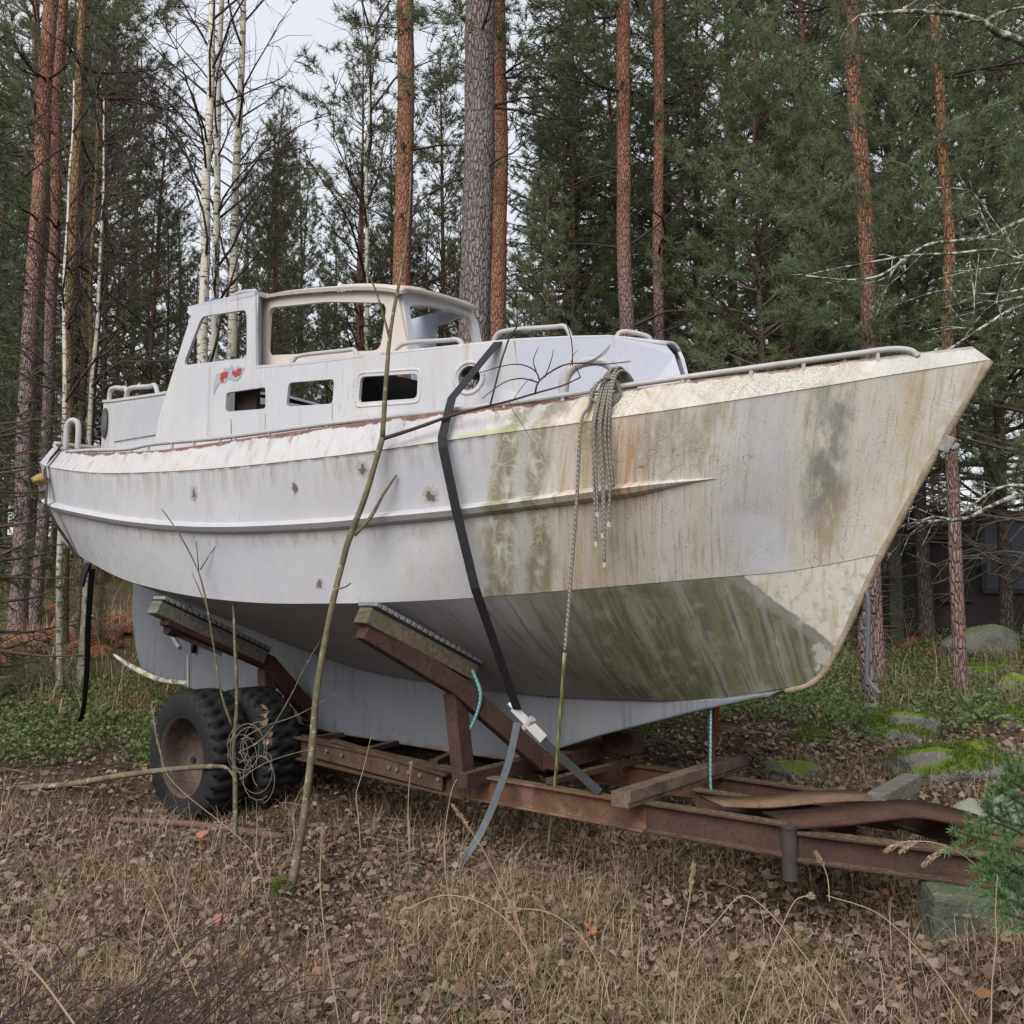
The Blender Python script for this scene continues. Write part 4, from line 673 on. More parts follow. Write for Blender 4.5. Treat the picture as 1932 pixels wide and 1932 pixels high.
# ---------------------------------------------------------------- trees
def needles(P,D,Ln,per,nl,nw,spread=.9,start=.2):
    """loose needle triangles along twigs: starts P, unit directions D, lengths Ln, count per twig"""
    i=np.repeat(np.arange(len(P)),per); u=start+(1-start)*rng.random(len(i))**.8
    p=P[i]+D[i]*(Ln[i]*u)[:,None]; d=unit(D[i]*.75+unit(rng.normal(size=(len(i),3)))*spread+np.array([0,0,.10]))
    s_=perp(d); l=nl*(.65+.7*rng.random(len(i)))[:,None]; w_=nw*(.7+.6*rng.random(len(i)))[:,None]
    return np.stack([p-s_*w_*.5,p+s_*w_*.5,p+d*l],1),np.clip((rng.random(len(P))*.75+.25*rng.random(len(P)))[i]*1.05,0,1)
def make_tree(nm,H,r0,base,rad,bark,kind='pine',dead=0,dens=1.,gap=.5,nl=.085,nw=.0085,per=26,mat='needle',lean=.0,trsides=10,twl=.30,topf=.12,step=.115):
    """one tree kind: trunk mesh with its limbs, and a crown mesh of needle-bearing twigs"""
    tb=MB(); k=12; wob=np.cumsum(rng.normal(0,.018,(k,2)),0)*min(1,H/12); zz=np.linspace(-.4,H,k); ax=np.stack([wob[:,0]+lean*zz*zz/H,wob[:,1],zz],-1)
    rr=r0*(np.clip(1-zz/H,0,1)**.75*(1-topf)+topf*.3); rr[0]*=1.45; rr=np.maximum(rr,.008); rr[1]*=1.08
    if nm!='x': tb.tube(smooth_path(ax,3),np.interp(np.linspace(0,k-1,(k-1)*3+1),np.arange(k),rr),trsides,0,True,.05)
    axis=lambda z: np.array([np.interp(z,zz,ax[:,j]) for j in range(3)]); rad_at=lambda z: float(np.interp(z,zz,rr))
    TP=[];TD=[];TL=[]
    z=base
    while z<H-.15:
        f=(z-base)/(H-base); prof=(1-f)**.75*(.55+.45*min(1,f*5+.3)) if kind=='pine' else (1-f)*(.9+.1*min(1,f*6)); n=random.choice((3,4,5)) if kind=='pine' else random.choice((5,6,7)); az0=random.uniform(0,6.28)
        for j in range(n):
            if random.random()>dens: continue
            az=az0+6.283*j/n+random.uniform(-.4,.4); L=rad*prof*random.uniform(.6,1.15)+.15; el=(random.uniform(-.1,.25)+.75*f) if kind=='pine' else (-.35+.75*f+random.uniform(-.12,.12))
            p=axis(z+random.uniform(-.12,.12)); pts=[p]; d=np.array([math.cos(az)*math.cos(el),math.sin(az)*math.cos(el),math.sin(el)]); m=6
            for q in range(m):
                d=d+np.array([random.uniform(-.16,.16),random.uniform(-.16,.16),(.09 if kind=='pine' else .10)+random.uniform(-.10,.08)]); d/=np.linalg.norm(d); pts.append(pts[-1]+d*L/m)
            pts=np.array(pts); br=min(.02+.016*L,rad_at(z)*.45); tb.tube(pts,[br*(1-.86*q/m) for q in range(m+1)],5,2,False)
            s0=(.30 if kind=='pine' else .12)*L; a=s0
            while a<L:
                t=a/L*m; q=min(int(t),m-1); o=pts[q]+(pts[q+1]-pts[q])*(t-q); dd=unit(pts[q+1]-pts[q]); sidev=unit(np.cross(dd,[0,0,1.]))*random.choice((-1,1))
                if kind=='pine': td=unit(dd*.7+sidev*random.uniform(.3,1.1)+np.array([0,0,random.uniform(-.15,.75)])); tl=twl*random.uniform(.5,1.25)*(1.15-.5*a/L)
                else: td=unit(dd*.55+sidev*random.uniform(.3,.9)+np.array([0,0,random.uniform(-1.0,-.1)])); tl=twl*random.uniform(.5,1.2)*(1.2-.6*a/L)
                TP.append(o);TD.append(td);TL.append(tl)
                if random.random()<.45:
                    o2=o+td*tl*.5; td2=unit(td+rng.normal(size=3)*.6); TP.append(o2);TD.append(td2);TL.append(tl*.7)
                a+=step*random.uniform(.6,1.4)
            TP.append(pts[-2]);TD.append(unit(pts[-1]-pts[-2]));TL.append(L/m*1.2)
        z+=gap*random.uniform(.7,1.3)*(1-.45*f)
    for q in range(dead):
        z=random.uniform(.8,max(1.,base*1.05)); az=random.uniform(0,6.28); L=random.uniform(.4,1.7); p=axis(z); pts=[p]; d=np.array([math.cos(az),math.sin(az),random.uniform(-.25,.35)])
        for _ in range(5): d=d+rng.normal(size=3)*.16; d/=np.linalg.norm(d); pts.append(pts[-1]+d*L/5)
        tb.tube(pts,[.016*(1-.8*w_/5) for w_ in range(6)],4,1,False)
        for _ in range(5):
            o=pts[random.randint(1,5)]; e=unit(d+rng.normal(size=3)*.8); tb.tube([o,o+e*.2,o+e*.38+np.array([0,0,-.03])],[.006,.0045,.002],3,1,False)
    tr_=tb.build('trunk',[M[bark],M['twig_grey'],M['limb']],None,True)
    TP,TD,TL=np.array(TP),np.array(TD),np.array(TL)
    V,tf=needles(TP,TD,TL,per,nl,nw,.9 if kind=='pine' else .6,.35 if kind=='pine' else .1)
    # thin woody twigs inside the crown
    s_=perp(TD)*.004; tw=np.stack([TP-s_,TP+s_,TP+TD*TL[:,None]],1)
    V2=np.concatenate([V,tw]); mi=np.concatenate([np.zeros(len(V),int),np.ones(len(tw),int)])
    cr=tris('crown',V2,[M[mat],M['twig']],None,3,mi,np.concatenate([tf,np.full(len(tw),.5)]))
    COL.objects.unlink(tr_); COL.objects.unlink(cr)
    return tr_.data,cr.data
def put_tree(nm,kind,x,y,scale,rz,label,cat,group=None,tilt=(0,0),sz=1.,trunk_mat=None):
    o=bpy.data.objects.new(nm,None); COL.objects.link(o); o.location=(x,y,g(x,y)-.03); o.rotation_euler=(tilt[0],tilt[1],rz); o.scale=(scale,scale,scale*sz); o.empty_display_size=.3
    tag(o,label,cat,group)
    for n_,d_ in zip(('trunk','crown'),kind):
        if d_ is None: continue
        c=bpy.data.objects.new(n_,d_); COL.objects.link(c); c.parent=o
        if n_=='trunk' and trunk_mat: c.material_slots[0].link='OBJECT'; c.material_slots[0].material=M[trunk_mat]
    return o
K={}
K['tall0']=make_tree('a',17,.155,6.5,2.5,'bark_pine',dead=16,gap=.5,per=24,nl=.11,nw=.012,dens=.92)
K['tall1']=make_tree('a',16,.14,5.2,2.3,'bark_pine',dead=26,gap=.48,per=24,nl=.11,nw=.012,dens=.92)
K['mid0']=make_tree('a',12,.095,2.6,1.75,'bark_dark',dead=14,gap=.40,per=24,dens=.8,nl=.10,nw=.013,lean=.03,twl=.34)
K['mid1']=make_tree('a',11,.085,1.9,1.65,'bark_dark',dead=12,gap=.40,per=24,dens=.8,nl=.10,nw=.013,twl=.34)
K['mid2']=make_tree('a',12.5,.10,3.4,1.8,'bark_pine',dead=14,gap=.40,per=24,dens=.8,nl=.10,nw=.013,lean=-.03,twl=.34)
K['young']=make_tree('a',7,.06,.7,1.35,'bark_dark',dead=10,gap=.30,per=30,dens=.92,nw=.012)
K['lush0']=make_tree('a',11,.10,2.2,2.5,'bark_dark',dead=26,gap=.33,per=36,nl=.09,nw=.0085,dens=.97,mat='needle_blue',twl=.34,step=.10)
K['lush1']=make_tree('a',10,.08,1.7,2.2,'bark_dark',dead=22,gap=.33,per=36,nl=.09,nw=.0085,dens=.97,mat='needle_blue',twl=.34,step=.10)
K['spruce0']=make_tree('a',15,.13,1.4,2.2,'bark_grey','spruce',dead=8,gap=.30,per=30,nl=.06,nw=.014,mat='needle_spruce',twl=.45,step=.11)
K['spruce1']=make_tree('a',9,.09,.5,1.6,'bark_grey','spruce',dead=4,gap=.28,per=30,nl=.05,nw=.011,mat='needle_spruce',twl=.38,step=.11)
def birch(H,r0,n,spread=.8):
    tb=MB(); zz=np.linspace(-.3,H,14); wob=np.cumsum(rng.normal(0,.02,(14,2)),0); ax=np.stack([wob[:,0],wob[:,1],zz],-1); rr=np.maximum(r0*(1-np.clip(zz/H,0,1)*.80),.01); rr[0]*=1.3
    tb.tube(smooth_path(ax,3),np.interp(np.linspace(0,13,40),np.arange(14),rr),10,0,True,.05); cb=MB()
    for q in range(n):
        z=H*(.22+.76*random.random()**.8); i=z/H*13; p=np.array([np.interp(z,zz,ax[:,j]) for j in range(3)]); az=random.uniform(0,6.28); el=random.uniform(.45,1.0); L=random.uniform(1.0,2.8)*(1.15-.6*z/H); d=np.array([math.cos(az)*math.cos(el)*spread,math.sin(az)*math.cos(el)*spread,math.sin(el)]); pts=[p]
        for _ in range(6): d=d+rng.normal(size=3)*.12+np.array([0,0,-.02]); d/=np.linalg.norm(d); pts.append(pts[-1]+d*L/6)
        cb.tube(pts,[(.007+.006*L)*(1-.85*w_/6) for w_ in range(7)],4,0,False)
        for w_ in range(int(6+5*L)):
            j=random.randint(1,6); e=unit(d*.8+rng.normal(size=3)*.55); l=random.uniform(.25,.8); o=pts[j]; e2=unit(e+rng.normal(size=3)*.3+np.array([0,0,-.15])); o1=o+e*l*.5; o2=o1+e2*l*.5
            cb.tube([o,o1,o2],[.0055,.004,.0018],3,0,False)
            if random.random()<.7: e3=unit(e2+rng.normal(size=3)*.6); cb.tube([o1,o1+e3*l*.3,o1+e3*l*.55+np.array([0,0,-.03])],[.0035,.0026,.0015],3,0,False)
    a=tb.build('trunk',[M['birch']],None,True); b=cb.build('crown',[M['twig']],None); COL.objects.unlink(a); COL.objects.unlink(b); return a.data,b.data
K['birch0']=birch(13.5,.085,34); K['birch1']=birch(13,.07,26); K['birchs']=birch(8,.045,20)
wx=lambda px,d:(px-966)/1790*d
def spot(nm,kind,px,d,scale,label,cat,rz=None,group=None,tilt=(0,0),tm=None,sz=1.): return put_tree(nm,K[kind],wx(px,d),d,scale,rz if rz is not None else random.uniform(0,6.28),label,cat,group,tilt,sz,tm)
def plain_trunk(nm,px,d,r,H,bark,label,lean=(0,0),r_top=.75,stubs=0,crown=None,sub=12):
    """a big near trunk of its own shape"""
    x=wx(px,d); tb=MB(); zz=np.linspace(-.3,H,sub); wob=np.cumsum(rng.normal(0,.02,(sub,2)),0); ax=np.stack([wob[:,0]+lean[0]*zz,wob[:,1]+lean[1]*zz,zz],-1); rr=r*(1-(1-r_top)*np.clip(zz/H,0,1)); rr[0]*=1.3
    tb.tube(smooth_path(ax,4),np.interp(np.linspace(0,sub-1,(sub-1)*4+1),np.arange(sub),rr),18,0,True,.045)
    for q in range(stubs):
        z=random.uniform(2.5,8.6); i=int(np.argmin(abs(zz-z))); az=random.uniform(0,6.28); p=ax[i]; d0=np.array([math.cos(az),math.sin(az),random.uniform(-.1,.3)]); L=random.uniform(.3,2.0); pts=[p]
        for _ in range(6): d0=unit(d0+rng.normal(size=3)*.16); pts.append(pts[-1]+d0*L/6)
        tb.tube(pts,[.022*(1-.8*w_/6) for w_ in range(7)],5,1,False)
        for _ in range(6): e=unit(d0+rng.normal(size=3)*.8); o=pts[random.randint(2,6)]; tb.tube([o,o+e*.18,o+e*.4],[.007,.005,.002],3,1,False)
    a=tb.build('trunk',[M[bark],M['twig']],None,True); COL.objects.unlink(a)
    o=put_tree(nm,(a.data,None),x,d,1,0,label,'tree')
    if crown is not None:
        c=bpy.data.objects.new('crown',K[crown][1]); COL.objects.link(c); c.parent=o; c.location=(ax[-1][0]*.9,ax[-1][1]*.9,.6)
    return o
# the trees one can tell apart, left to right
plain_trunk('pine_tree',38,13.0,.115,11,'bark_pine','leftmost thick pine, grey below and reddish above, at the left picture edge',(.012,0),.8,12,'tall0')
plain_trunk('pine_tree',68,13.6,.085,11,'bark_pine','reddish pine leaning beside the leftmost thick pine',(.022,0),.8,10,'tall1')
plain_trunk('pine_tree',108,16,.12,11,'bark_dark','dark brown pine trunk just behind the boat stern',(.0,0),.8,14,'tall0')
plain_trunk('birch_tree',128,11.5,.075,9,'bark_tan','crooked tan trunk with patchy bark rising behind the boat stern rail',(.004,0),.6,9)
plain_trunk('young_birch',150,11.8,.038,7,'bark_tan','thin bent tan trunk right beside the crooked tan trunk',(-.006,0),.5,14)
for px,d,k,sc,tl,lb in ((372,12.0,'birch0',1.0,(0,.004),'white birch with black scars, leftmost of the three behind the wheelhouse'),(400,12.4,'birch1',1.0,(0,-.006),'white birch in the middle of the three birches behind the wheelhouse'),(424,12.9,'birch0',.98,(0,.0),'white birch, rightmost of the three behind the wheelhouse')):
    spot('birch_tree',k,px,d,sc,lb,'tree',None,'three birches behind the wheelhouse',tl)
spot('birch_tree','birchs',700,16,1.35,'slim pale birch seen through the big wheelhouse opening','tree')
spot('birch_tree','birchs',122,9.6,.8,'small white birch under the stern, left of its twin','tree',None,'small birches under the stern'); spot('birch_tree','birchs',160,9.9,.8,'small white birch beside the hanging stern strap','tree',None,'small birches under the stern')
plain_trunk('pine_tree',752,13.5,.135,11,'bark_red','bright red-brown pine rising behind the wheelhouse roof',(.004,0),.88,9,'tall1')
plain_trunk('pine_tree',893,11.2,.195,11,'bark_grey','thickest grey furrowed trunk, standing behind the boat windscreen',(.0,0),.90,9,'tall0',14)
plain_trunk('pine_tree',944,13.0,.125,11,'bark_red','orange-red pine just right of the thickest grey trunk',(.0,0),.9,8,'tall0')
plain_trunk('pine_tree',1200,12.6,.105,12,'bark_pine','pine with pinkish grey lower trunk, left of the pair behind the fore cabin',(-.012,0),.85,16,'tall0')
plain_trunk('pine_tree',1240,13.0,.082,12,'bark_pine','thinner pine, right of the pair behind the fore cabin',(.004,0),.85,16,'tall1')
plain_trunk('pine_tree',1648,9.6,.085,10,'bark_red','orange pine with dark whorled branches above the bow',(-.003,0),.85,14,'lush0')
plain_trunk('pine_tree',1792,9.0,.062,8.5,'bark_tan2','thin reddish pine standing right of the bow stem',(-.008,0),.7,22,'lush1')
plain_trunk('pine_tree',1632,8.3,.07,1.45,'bark_pine','short dark stump trunk behind the stem foot',(.0,0),.9,3)
# lush pines on the right, each told apart
for px,d,k,sc,lb in ((1030,10.6,'young','.8','dense green young pine behind the grab rail of the fore cabin'),(1095,15.5,'lush1','1.0','bushy green pine between the orange pine and the pinkish pair'),(1330,14.6,'lush0','1.0','broad green pine behind the front slope of the fore cabin'),(1450,12.2,'lush1','.9','green pine whose low boughs reach the bow rail'),(1545,13.0,'lush0','1.05','tall bluish green pine left of the orange whorled pine'),(1740,12.0,'lush0','1.0','bluish green pine directly above the bow tip'),(1885,11.4,'lush1','1.0','bluish green pine at the right edge beyond the bow'),(2010,9.6,'lush0','.85','large pine whose boughs enter at the right picture edge'),(1700,14.5,'lush0','1.15','high pine filling the upper right behind the orange pine'),(1880,14.0,'lush1','1.25','high pine at the upper right corner'),(1400,15.5,'lush0','1.2','high pine over the middle of the bow'),(1270,18,'spruce0','1.0','dark drooping spruce behind the thinner pine of the pair'),(1085,17,'spruce0','1.05','drooping spruce with hanging twigs against the sky'),(1560,17,'spruce0','1.0','tall dark spruce behind the right hand pines')):
    spot('spruce_tree' if 'spruce' in k else 'pine_tree',k,px,d,float(sc),lb,'tree')
spot('spruce_tree','spruce1',-70,9.2,.75,'spruce whose low dark boughs reach in at the left edge','tree'); spot('spruce_tree','spruce1',35,15.5,.8,'small dark spruce at the foot of the leftmost pines','tree')
spot('spruce_tree','spruce1',1640,12.2,.42,'small spruce in the shade behind the stem','tree'); spot('spruce_tree','spruce1',195,11.5,.10,'tiny bright green spruce seedling under the stern','tree')
# the crowd of trees in the stand behind: told apart only by area
def stand(n,pxr,dr,kinds,sc,label,group,seed,mind=1.15):
    r=random.Random(seed); pl=[]
    t=0
    while len(pl)<n and t<4000:
        t+=1; d=math.sqrt(r.uniform(dr[0]**2,dr[1]**2)); px=r.uniform(*pxr); x=wx(px,d)
        if any((x-a)**2+(d-b)**2<mind**2 for a,b in pl): continue
        pl.append((x,d)); k=r.choice(kinds); put_tree('spruce_tree' if 'spruce' in k else 'pine_tree',K[k],x,d,sc*r.uniform(.8,1.15),r.uniform(0,6.28),label,'tree',group,(r.uniform(-.03,.03),r.uniform(-.03,.03)))
stand(16,(-140,250),(15.5,26),['mid0','mid1','mid2','tall1'],1.0,'slender dark pine in the crowded stand left of the birches','pines in the stand left of the birches',1)
stand(13,(255,560),(16,24),['mid0','mid1','mid2'],.72,'young dark pine in the stand behind the birches','pines in the stand behind the birches',2)
stand(13,(560,900),(16.5,25),['mid0','mid1','mid2'],.76,'young dark pine in the stand behind the wheelhouse','pines in the stand behind the wheelhouse',3)
stand(10,(960,2050),(18,27),['mid2','tall1','mid0','lush0','spruce0'],1.08,'dark conifer in the thick stand behind the bow','conifers in the stand behind the bow',4)
stand(14,(330,900),(13,19),['young','young','mid1'],.60,'low young conifer in the undergrowth beyond the boat','young conifers in the undergrowth',5,.9)
stand(52,(-260,2200),(28,52),['mid0','mid1','mid2','mid1'],.82,'distant conifer deep in the forest','distant conifers deep in the forest',6,1.5)
# ---------------------------------------------------------------- shed behind the right edge
sh=empty('wooden_shed',(0,0,0),'dark shed with a dull window, half hidden behind the pines at right','shed'); q=at(1955,1010,12.0); sx,sy=q[0],q[1]; z0=g(sx,sy)
sh.location=(sx,sy,0); sh.rotation_euler=(0,0,R(-6))
b=MB(); b.box((0,1.2,z0+.55),(4.2,2.2,2.2)); b.build('wall',flat('dark_boards',(.035,.03,.028),.9,.35,5,.4),sh)
b=MB(); b.box((.35,.085,1.55+.42),(1.9,.03,.86)); wn=b.build('window',flat('dull_pane',(.05,.055,.075),.28,.5,1.6),sh)
b=MB()
for a,c in (((.35,.08,1.55+.87),(2.0,.05,.06)),((.35,.08,1.55-.04),(2.0,.05,.05)),((-.63,.08,1.55+.42),(.06,.05,.86))): b.box(a,c)
b.build('window_frame',flat('frame_boards',(.05,.045,.04),.9,.3,6),wn)
b=MB(); b.box((-1.75,.02,z0+.85),(.16,.16,2.4)); b.box((-1.35,.02,z0+1.3),(.8,.05,.05)); b.box((-1.0,.04,1.40),(.4,.05,.04)); b.build('post',flat('post_timber',(.06,.055,.05),.9,.3,6),sh)
# ---------------------------------------------------------------- rocks and moss
def rockobj(nm,px,py,size,mat,label,cat,moss=0,seed=0,sink=.3,grp=None,d=None):
    p=onground(px,py) if d is None else np.array([wx(px,d),d,g(wx(px,d),d)])
    bm=bmesh.new(); bmesh.ops.create_icosphere(bm,subdivisions=4,radius=1)
    for v in bm.verts:
        n=v.co.normalized(); k=1+.55*(float(vnoise(n.x*1.6+seed,n.y*1.6+n.z*2.1,seed))-.5)+.18*(float(vnoise(n.x*4+n.z*3,n.y*4+seed,seed+1))-.5); v.co=Vector((n.x*size[0],n.y*size[1],n.z*size[2]))*k
    me=bpy.data.meshes.new(nm); bm.to_mesh(me); bm.free(); me.materials.append(M[mat]); me.polygons.foreach_set('use_smooth',[True]*len(me.polygons)); o=bpy.data.objects.new(nm,me); COL.objects.link(o); o.location=p+np.array([0,0,size[2]*(1-sink*2)*.5]); tag(o,label,cat,grp)
    if moss:
        co=np.array([v.co for v in me.vertices]); nn=np.array([v.normal for v in me.vertices]); ok=np.where((nn[:,2]>.25)&(vnoise(co[:,0]*9/size[0]*.3+seed,co[:,1]*9/size[0]*.3,7)>.30))[0]; i=rng.choice(ok,moss); s_=perp(nn[i])
        base=co[i]+rng.normal(0,.02,(moss,3))*np.array(size)/max(size); d_=unit(nn[i]*.8+rng.normal(size=(moss,3))*.5); l=(.012+.022*rng.random(moss))[:,None]; tris('moss',np.stack([base-s_*.004,base+s_*.004,base+d_*l],1),M['moss'],o)
    return o
rockobj('mossy_rock',1690,1395,(.30,.2,.17),'rock','green moss cushion stone left of the thin reddish pine','rock',7000,3,.3)
rockobj('mossy_rock',1800,1475,(.36,.24,.20),'rock','largest bright green moss covered stone above the drawbar','rock',9000,5,.28)
rockobj('mossy_rock',1850,1290,(.36,.3,.17),'rock','rounded mossy stone right of the thin reddish pine','rock',5000,8,.3)
rockobj('grey_rock',1918,1320,(.20,.18,.20),'rock','bare grey stone at the right edge beside the mossy stones','rock',0,9,.25)
rockobj('mossy_rock',1908,1365,(.20,.15,.10),'rock','low mossy stone at the right edge below the grey stone','rock',3000,12,.3)
rockobj('mossy_rock',1490,1465,(.2,.14,.08),'rock','flat leaf strewn stone behind the trailer front','rock',0,14,.3)
rockobj('mossy_rock',1530,1400,(.13,.1,.06),'rock','tiny moss cushion in the grass behind the trailer','rock',2500,15,.3)
rockobj('pale_boulder',1845,1175,(.42,.35,.33),'boulder','big pale boulder in front of the shed','boulder',0,21,.2,None,11.0)
rockobj('pale_rock',1830,1572,(.11,.1,.12),'rock_pale','rounded pale green stone right behind the drawbar','rock',0,31,.2)
rockobj('pale_rock',1793,1562,(.05,.05,.06),'rock_pale','small pale stone left of the rounded stones behind the drawbar','rock',0,33,.2)
rockobj('pale_rock',1888,1568,(.12,.1,.13),'concrete' if 0 else 'rock_pale','angular whitish stone right of the pale green stone','rock',0,36,.15)
# ---------------------------------------------------------------- leaf litter, grass, ground cover
def scatter(n,d0,d1,px0=-260,px1=2230,power=1.):
    n=int(n*(px1-px0)/2090)
    d=np.sqrt(rng.uniform(d0**2,d1**2,n)) if power==1 else d0+(d1-d0)*rng.random(n)**power
    px=rng.uniform(px0,px1,n); x=(px-966)/1790*d; return x,d,px
def leaves(nm,n,d0,d1,mat,smin,smax,keep=None,lift=.02,flatn=.45,label='',**kw):
    x,y,px=scatter(n,d0,d1,**kw)
    if keep is not None: k=keep(x,y,px); x,y,px=x[k],y[k],px[k]
    n=len(x); z=gz(x,y)+rng.random(n)*lift+.006; nrm_=unit(np.stack([rng.normal(0,flatn,n),rng.normal(0,flatn,n),np.ones(n)],-1)); a=perp(nrm_); b=np.cross(nrm_,a); s_=(smin+(smax-smin)*rng.random(n)**1.5)[:,None]; c=np.stack([x,y,z],-1); cu=(nrm_*s_*rng.uniform(-.35,.5,(n,1)))
    q1=rng.uniform(.22,.46,(n,1)); q2=rng.uniform(.22,.46,(n,1)); q3=rng.uniform(.15,.42,(n,1)); q4=rng.uniform(.15,.42,(n,1)); tw_=nrm_*s_*rng.uniform(-.3,.3,(n,1))
    V=np.stack([c-a*s_*.62,c-a*s_*.22-b*s_*q1+cu*.8,c+a*s_*.25-b*s_*q3+cu+tw_,c+a*s_*.66+cu*.4,c+a*s_*.22+b*s_*q2+cu*.6-tw_,c-a*s_*.25+b*s_*q4+cu*.9],1)
    o=strips(nm,V,[(0,1,5),(1,4,5),(1,2,4),(2,3,4)],M[mat]); tag(o,label,'leaf litter',None,'stuff'); return o
bank=lambda x,y,px:(rng.random(len(x))<np.where(y<6.2,1,np.where((px>1100)&(y<7.5),.9,.35)))
leaves('leaf_litter',60000,2.3,9.5,'litter',.014,.055,bank,.035,.5,'brown fallen leaves covering the forest floor')
def blades(nm,n,d0,d1,mat,h0,h1,wd,keep=None,bend=.5,clump=True,label='',cat='grass',px0=-260,px1=2230):
    x,y,px=scatter(n,d0,d1,px0,px1)
    if keep is not None: k=keep(x,y,px); x,y,px=x[k],y[k],px[k]
    if clump:
        m=max(1,len(x)//14); i=rng.integers(0,m,len(x)); x=x[i]+rng.normal(0,.05,len(x)); y=y[i]+rng.normal(0,.05,len(y))
    n=len(x); h=h0+(h1-h0)*rng.random(n)**1.8; az=rng.random(n)*6.283; d=np.stack([np.cos(az),np.sin(az),np.zeros(n)],-1); p0=np.stack([x,y,gz(x,y)-.01],-1); b_=bend*rng.random(n)*1.3
    p1=p0+np.stack([0*h,0*h,h*.55],-1)+d*(h*.25*b_)[:,None]; p2=p0+np.stack([0*h,0*h,h*(1-.45*b_)],-1)+d*(h*.75*b_)[:,None]; sd=np.stack([-np.sin(az+rng.normal(0,.6,n)),np.cos(az),0*az],-1)*wd*(.6+.8*rng.random(n))[:,None]
    me_v=np.stack([p0-sd*.5,p0+sd*.5,p1+sd*.4,p2,p1-sd*.4],1); o=strips(nm,me_v,[(0,1,2),(0,2,4),(4,2,3)],M[mat]); tag(o,label,cat,None,'stuff'); return o
dry=lambda x,y,px:(vnoise(x*1.3,y*1.3,21)+.30*(px>850)*(y<5.2)-.08*(px<700)+rng.random(len(x))*.4>.74)&((y<5.4)|(rng.random(len(x))<.10))
blades('dry_grass',64000,2.2,7.0,'straw',.05,.22,.0022,dry,2.1,True,'tan dry grass in tufts between the fallen leaves')
blades('dry_grass',36000,2.2,6.5,'straw',.015,.10,.003,None,2.2,False,'flattened straw scattered over the fallen leaves')
blades('green_grass',20000,2.2,6.4,'grass',.03,.13,.004,lambda x,y,px:(vnoise(x*1.7,y*1.7,33)>.66),.9,True,'small green grass tufts among the dry grass')
gk=lambda x,y,px:(np.where(px<620,(y>7.0+.5*vnoise(x*2,y*2,40)),(px>1180)&(y>6.6+1.6*vnoise(x*1.5,3+0*y,41)))&(vnoise(x*1.2,y*1.2,42)+.25*rng.random(len(x))>.28))
blades('green_grass',26000,6.4,13,'grass',.06,.24,.006,lambda x,y,px:gk(x,y,px)&((px>1100)|(vnoise(x*.8,y*.8,45)>.55)),.8,True,'green grass on the slope behind the boat')
blades('dry_grass',36000,8.5,19,'straw',.10,.45,.008,lambda x,y,px:((px<700)|(px>1500))&(vnoise(x*.7,y*.7,46)>.40),.8,True,'pale dead grass on the slope under the trees')
def sprigs(nm,n,d0,d1,mat,keep,hmax,label):
    x,y,px=scatter(n,d0,d1); k=keep(x,y,px); x,y=x[k],y[k]; n=len(x); per=13; i=np.repeat(np.arange(n),per); h=hmax*(.35+.65*rng.random(n))
    c=np.stack([x[i]+rng.normal(0,.07,len(i)),y[i]+rng.normal(0,.07,len(i)),gz(x,y)[i]+h[i]*rng.random(len(i))**.7],-1); nn=unit(rng.normal(size=(len(i),3))+np.array([0,-.2,.9])); a=perp(nn); b=np.cross(nn,a); s_=(.009+.015*rng.random(len(i)))[:,None]
    o=tris(nm,np.stack([c-a*s_,c-b*s_*.6,c+a*s_,c+b*s_*.6],1),M[mat],None,4); tag(o,label,'ground cover',None,'stuff')
sprigs('ground_cover',17000,6.7,15,'berry',lambda x,y,px:gk(x,y,px)&((px>700)|(y<9.6+1.5*vnoise(x*.9,y*.9,48))),.24,'low green bilberry shrubs on the slope behind the boat')
def arcs(nm,n,d0,d1,keep,l0,l1,wd,label):
    x,y,px=scatter(n,d0,d1); k=keep(x,y,px); x,y=x[k],y[k]; n=len(x); m=6; az=rng.random(n)*6.283; el=rng.uniform(.5,1.5,n); L=l0+(l1-l0)*rng.random(n)**1.6; p=np.stack([x,y,gz(x,y)-.01],-1); cv=rng.uniform(.1,.75,n); sd=np.stack([-np.sin(az),np.cos(az),0*az],-1)*wd; V=[]
    for j in range(m):
        w_=1-.7*j/(m-1); V+=[p-sd[:]*w_*.5,p+sd*w_*.5]; d=np.stack([np.cos(az)*np.cos(el),np.sin(az)*np.cos(el),np.sin(el)],-1); p=p+d*(L/(m-1))[:,None]; el=el-cv*(.6+.5*j/m); az=az+rng.normal(0,.12,n)
        p[:,2]=np.maximum(p[:,2],gz(p[:,0],p[:,1])+.008)
    F=[]
    for j in range(m-1): F+=[(2*j,2*j+1,2*j+3),(2*j,2*j+3,2*j+2)]
    o=strips(nm,np.stack(V,1),F,M['pale_straw']); tag(o,label,'grass',None,'stuff')
arcs('dry_grass',9500,2.2,6.6,lambda x,y,px:vnoise(x*1.1,y*1.1,51)+.25*(px>700)+.3*rng.random(len(x))>.62,.12,.42,.0024,'long curved straw stems bending over the fallen leaves')
arcs('dry_grass',2600,8.5,15,lambda x,y,px:(px<560)|(px>1500),.3,.8,.006,'long pale straw stems on the slope under the trees')
# twigs lying about
b=MB(); x,y,px=scatter(420,2.3,7.5)
for a,c in zip(x,y):
    az=random.uniform(0,6.28); l=random.uniform(.05,.28); z=g(a,c)+.02; b.tube([(a,c,z),(a+math.cos(az)*l*.5,c+math.sin(az)*l*.5,z+random.uniform(.0,.035)),(a+math.cos(az+.3)*l,c+math.sin(az+.3)*l,z+random.uniform(-.01,.03))],[.0035,.003,.0015],3,0,False)
tag(b.build('twig_litter',M['twig_grey'],None),'fallen thin twigs scattered on the leaves','twigs',None,'stuff')
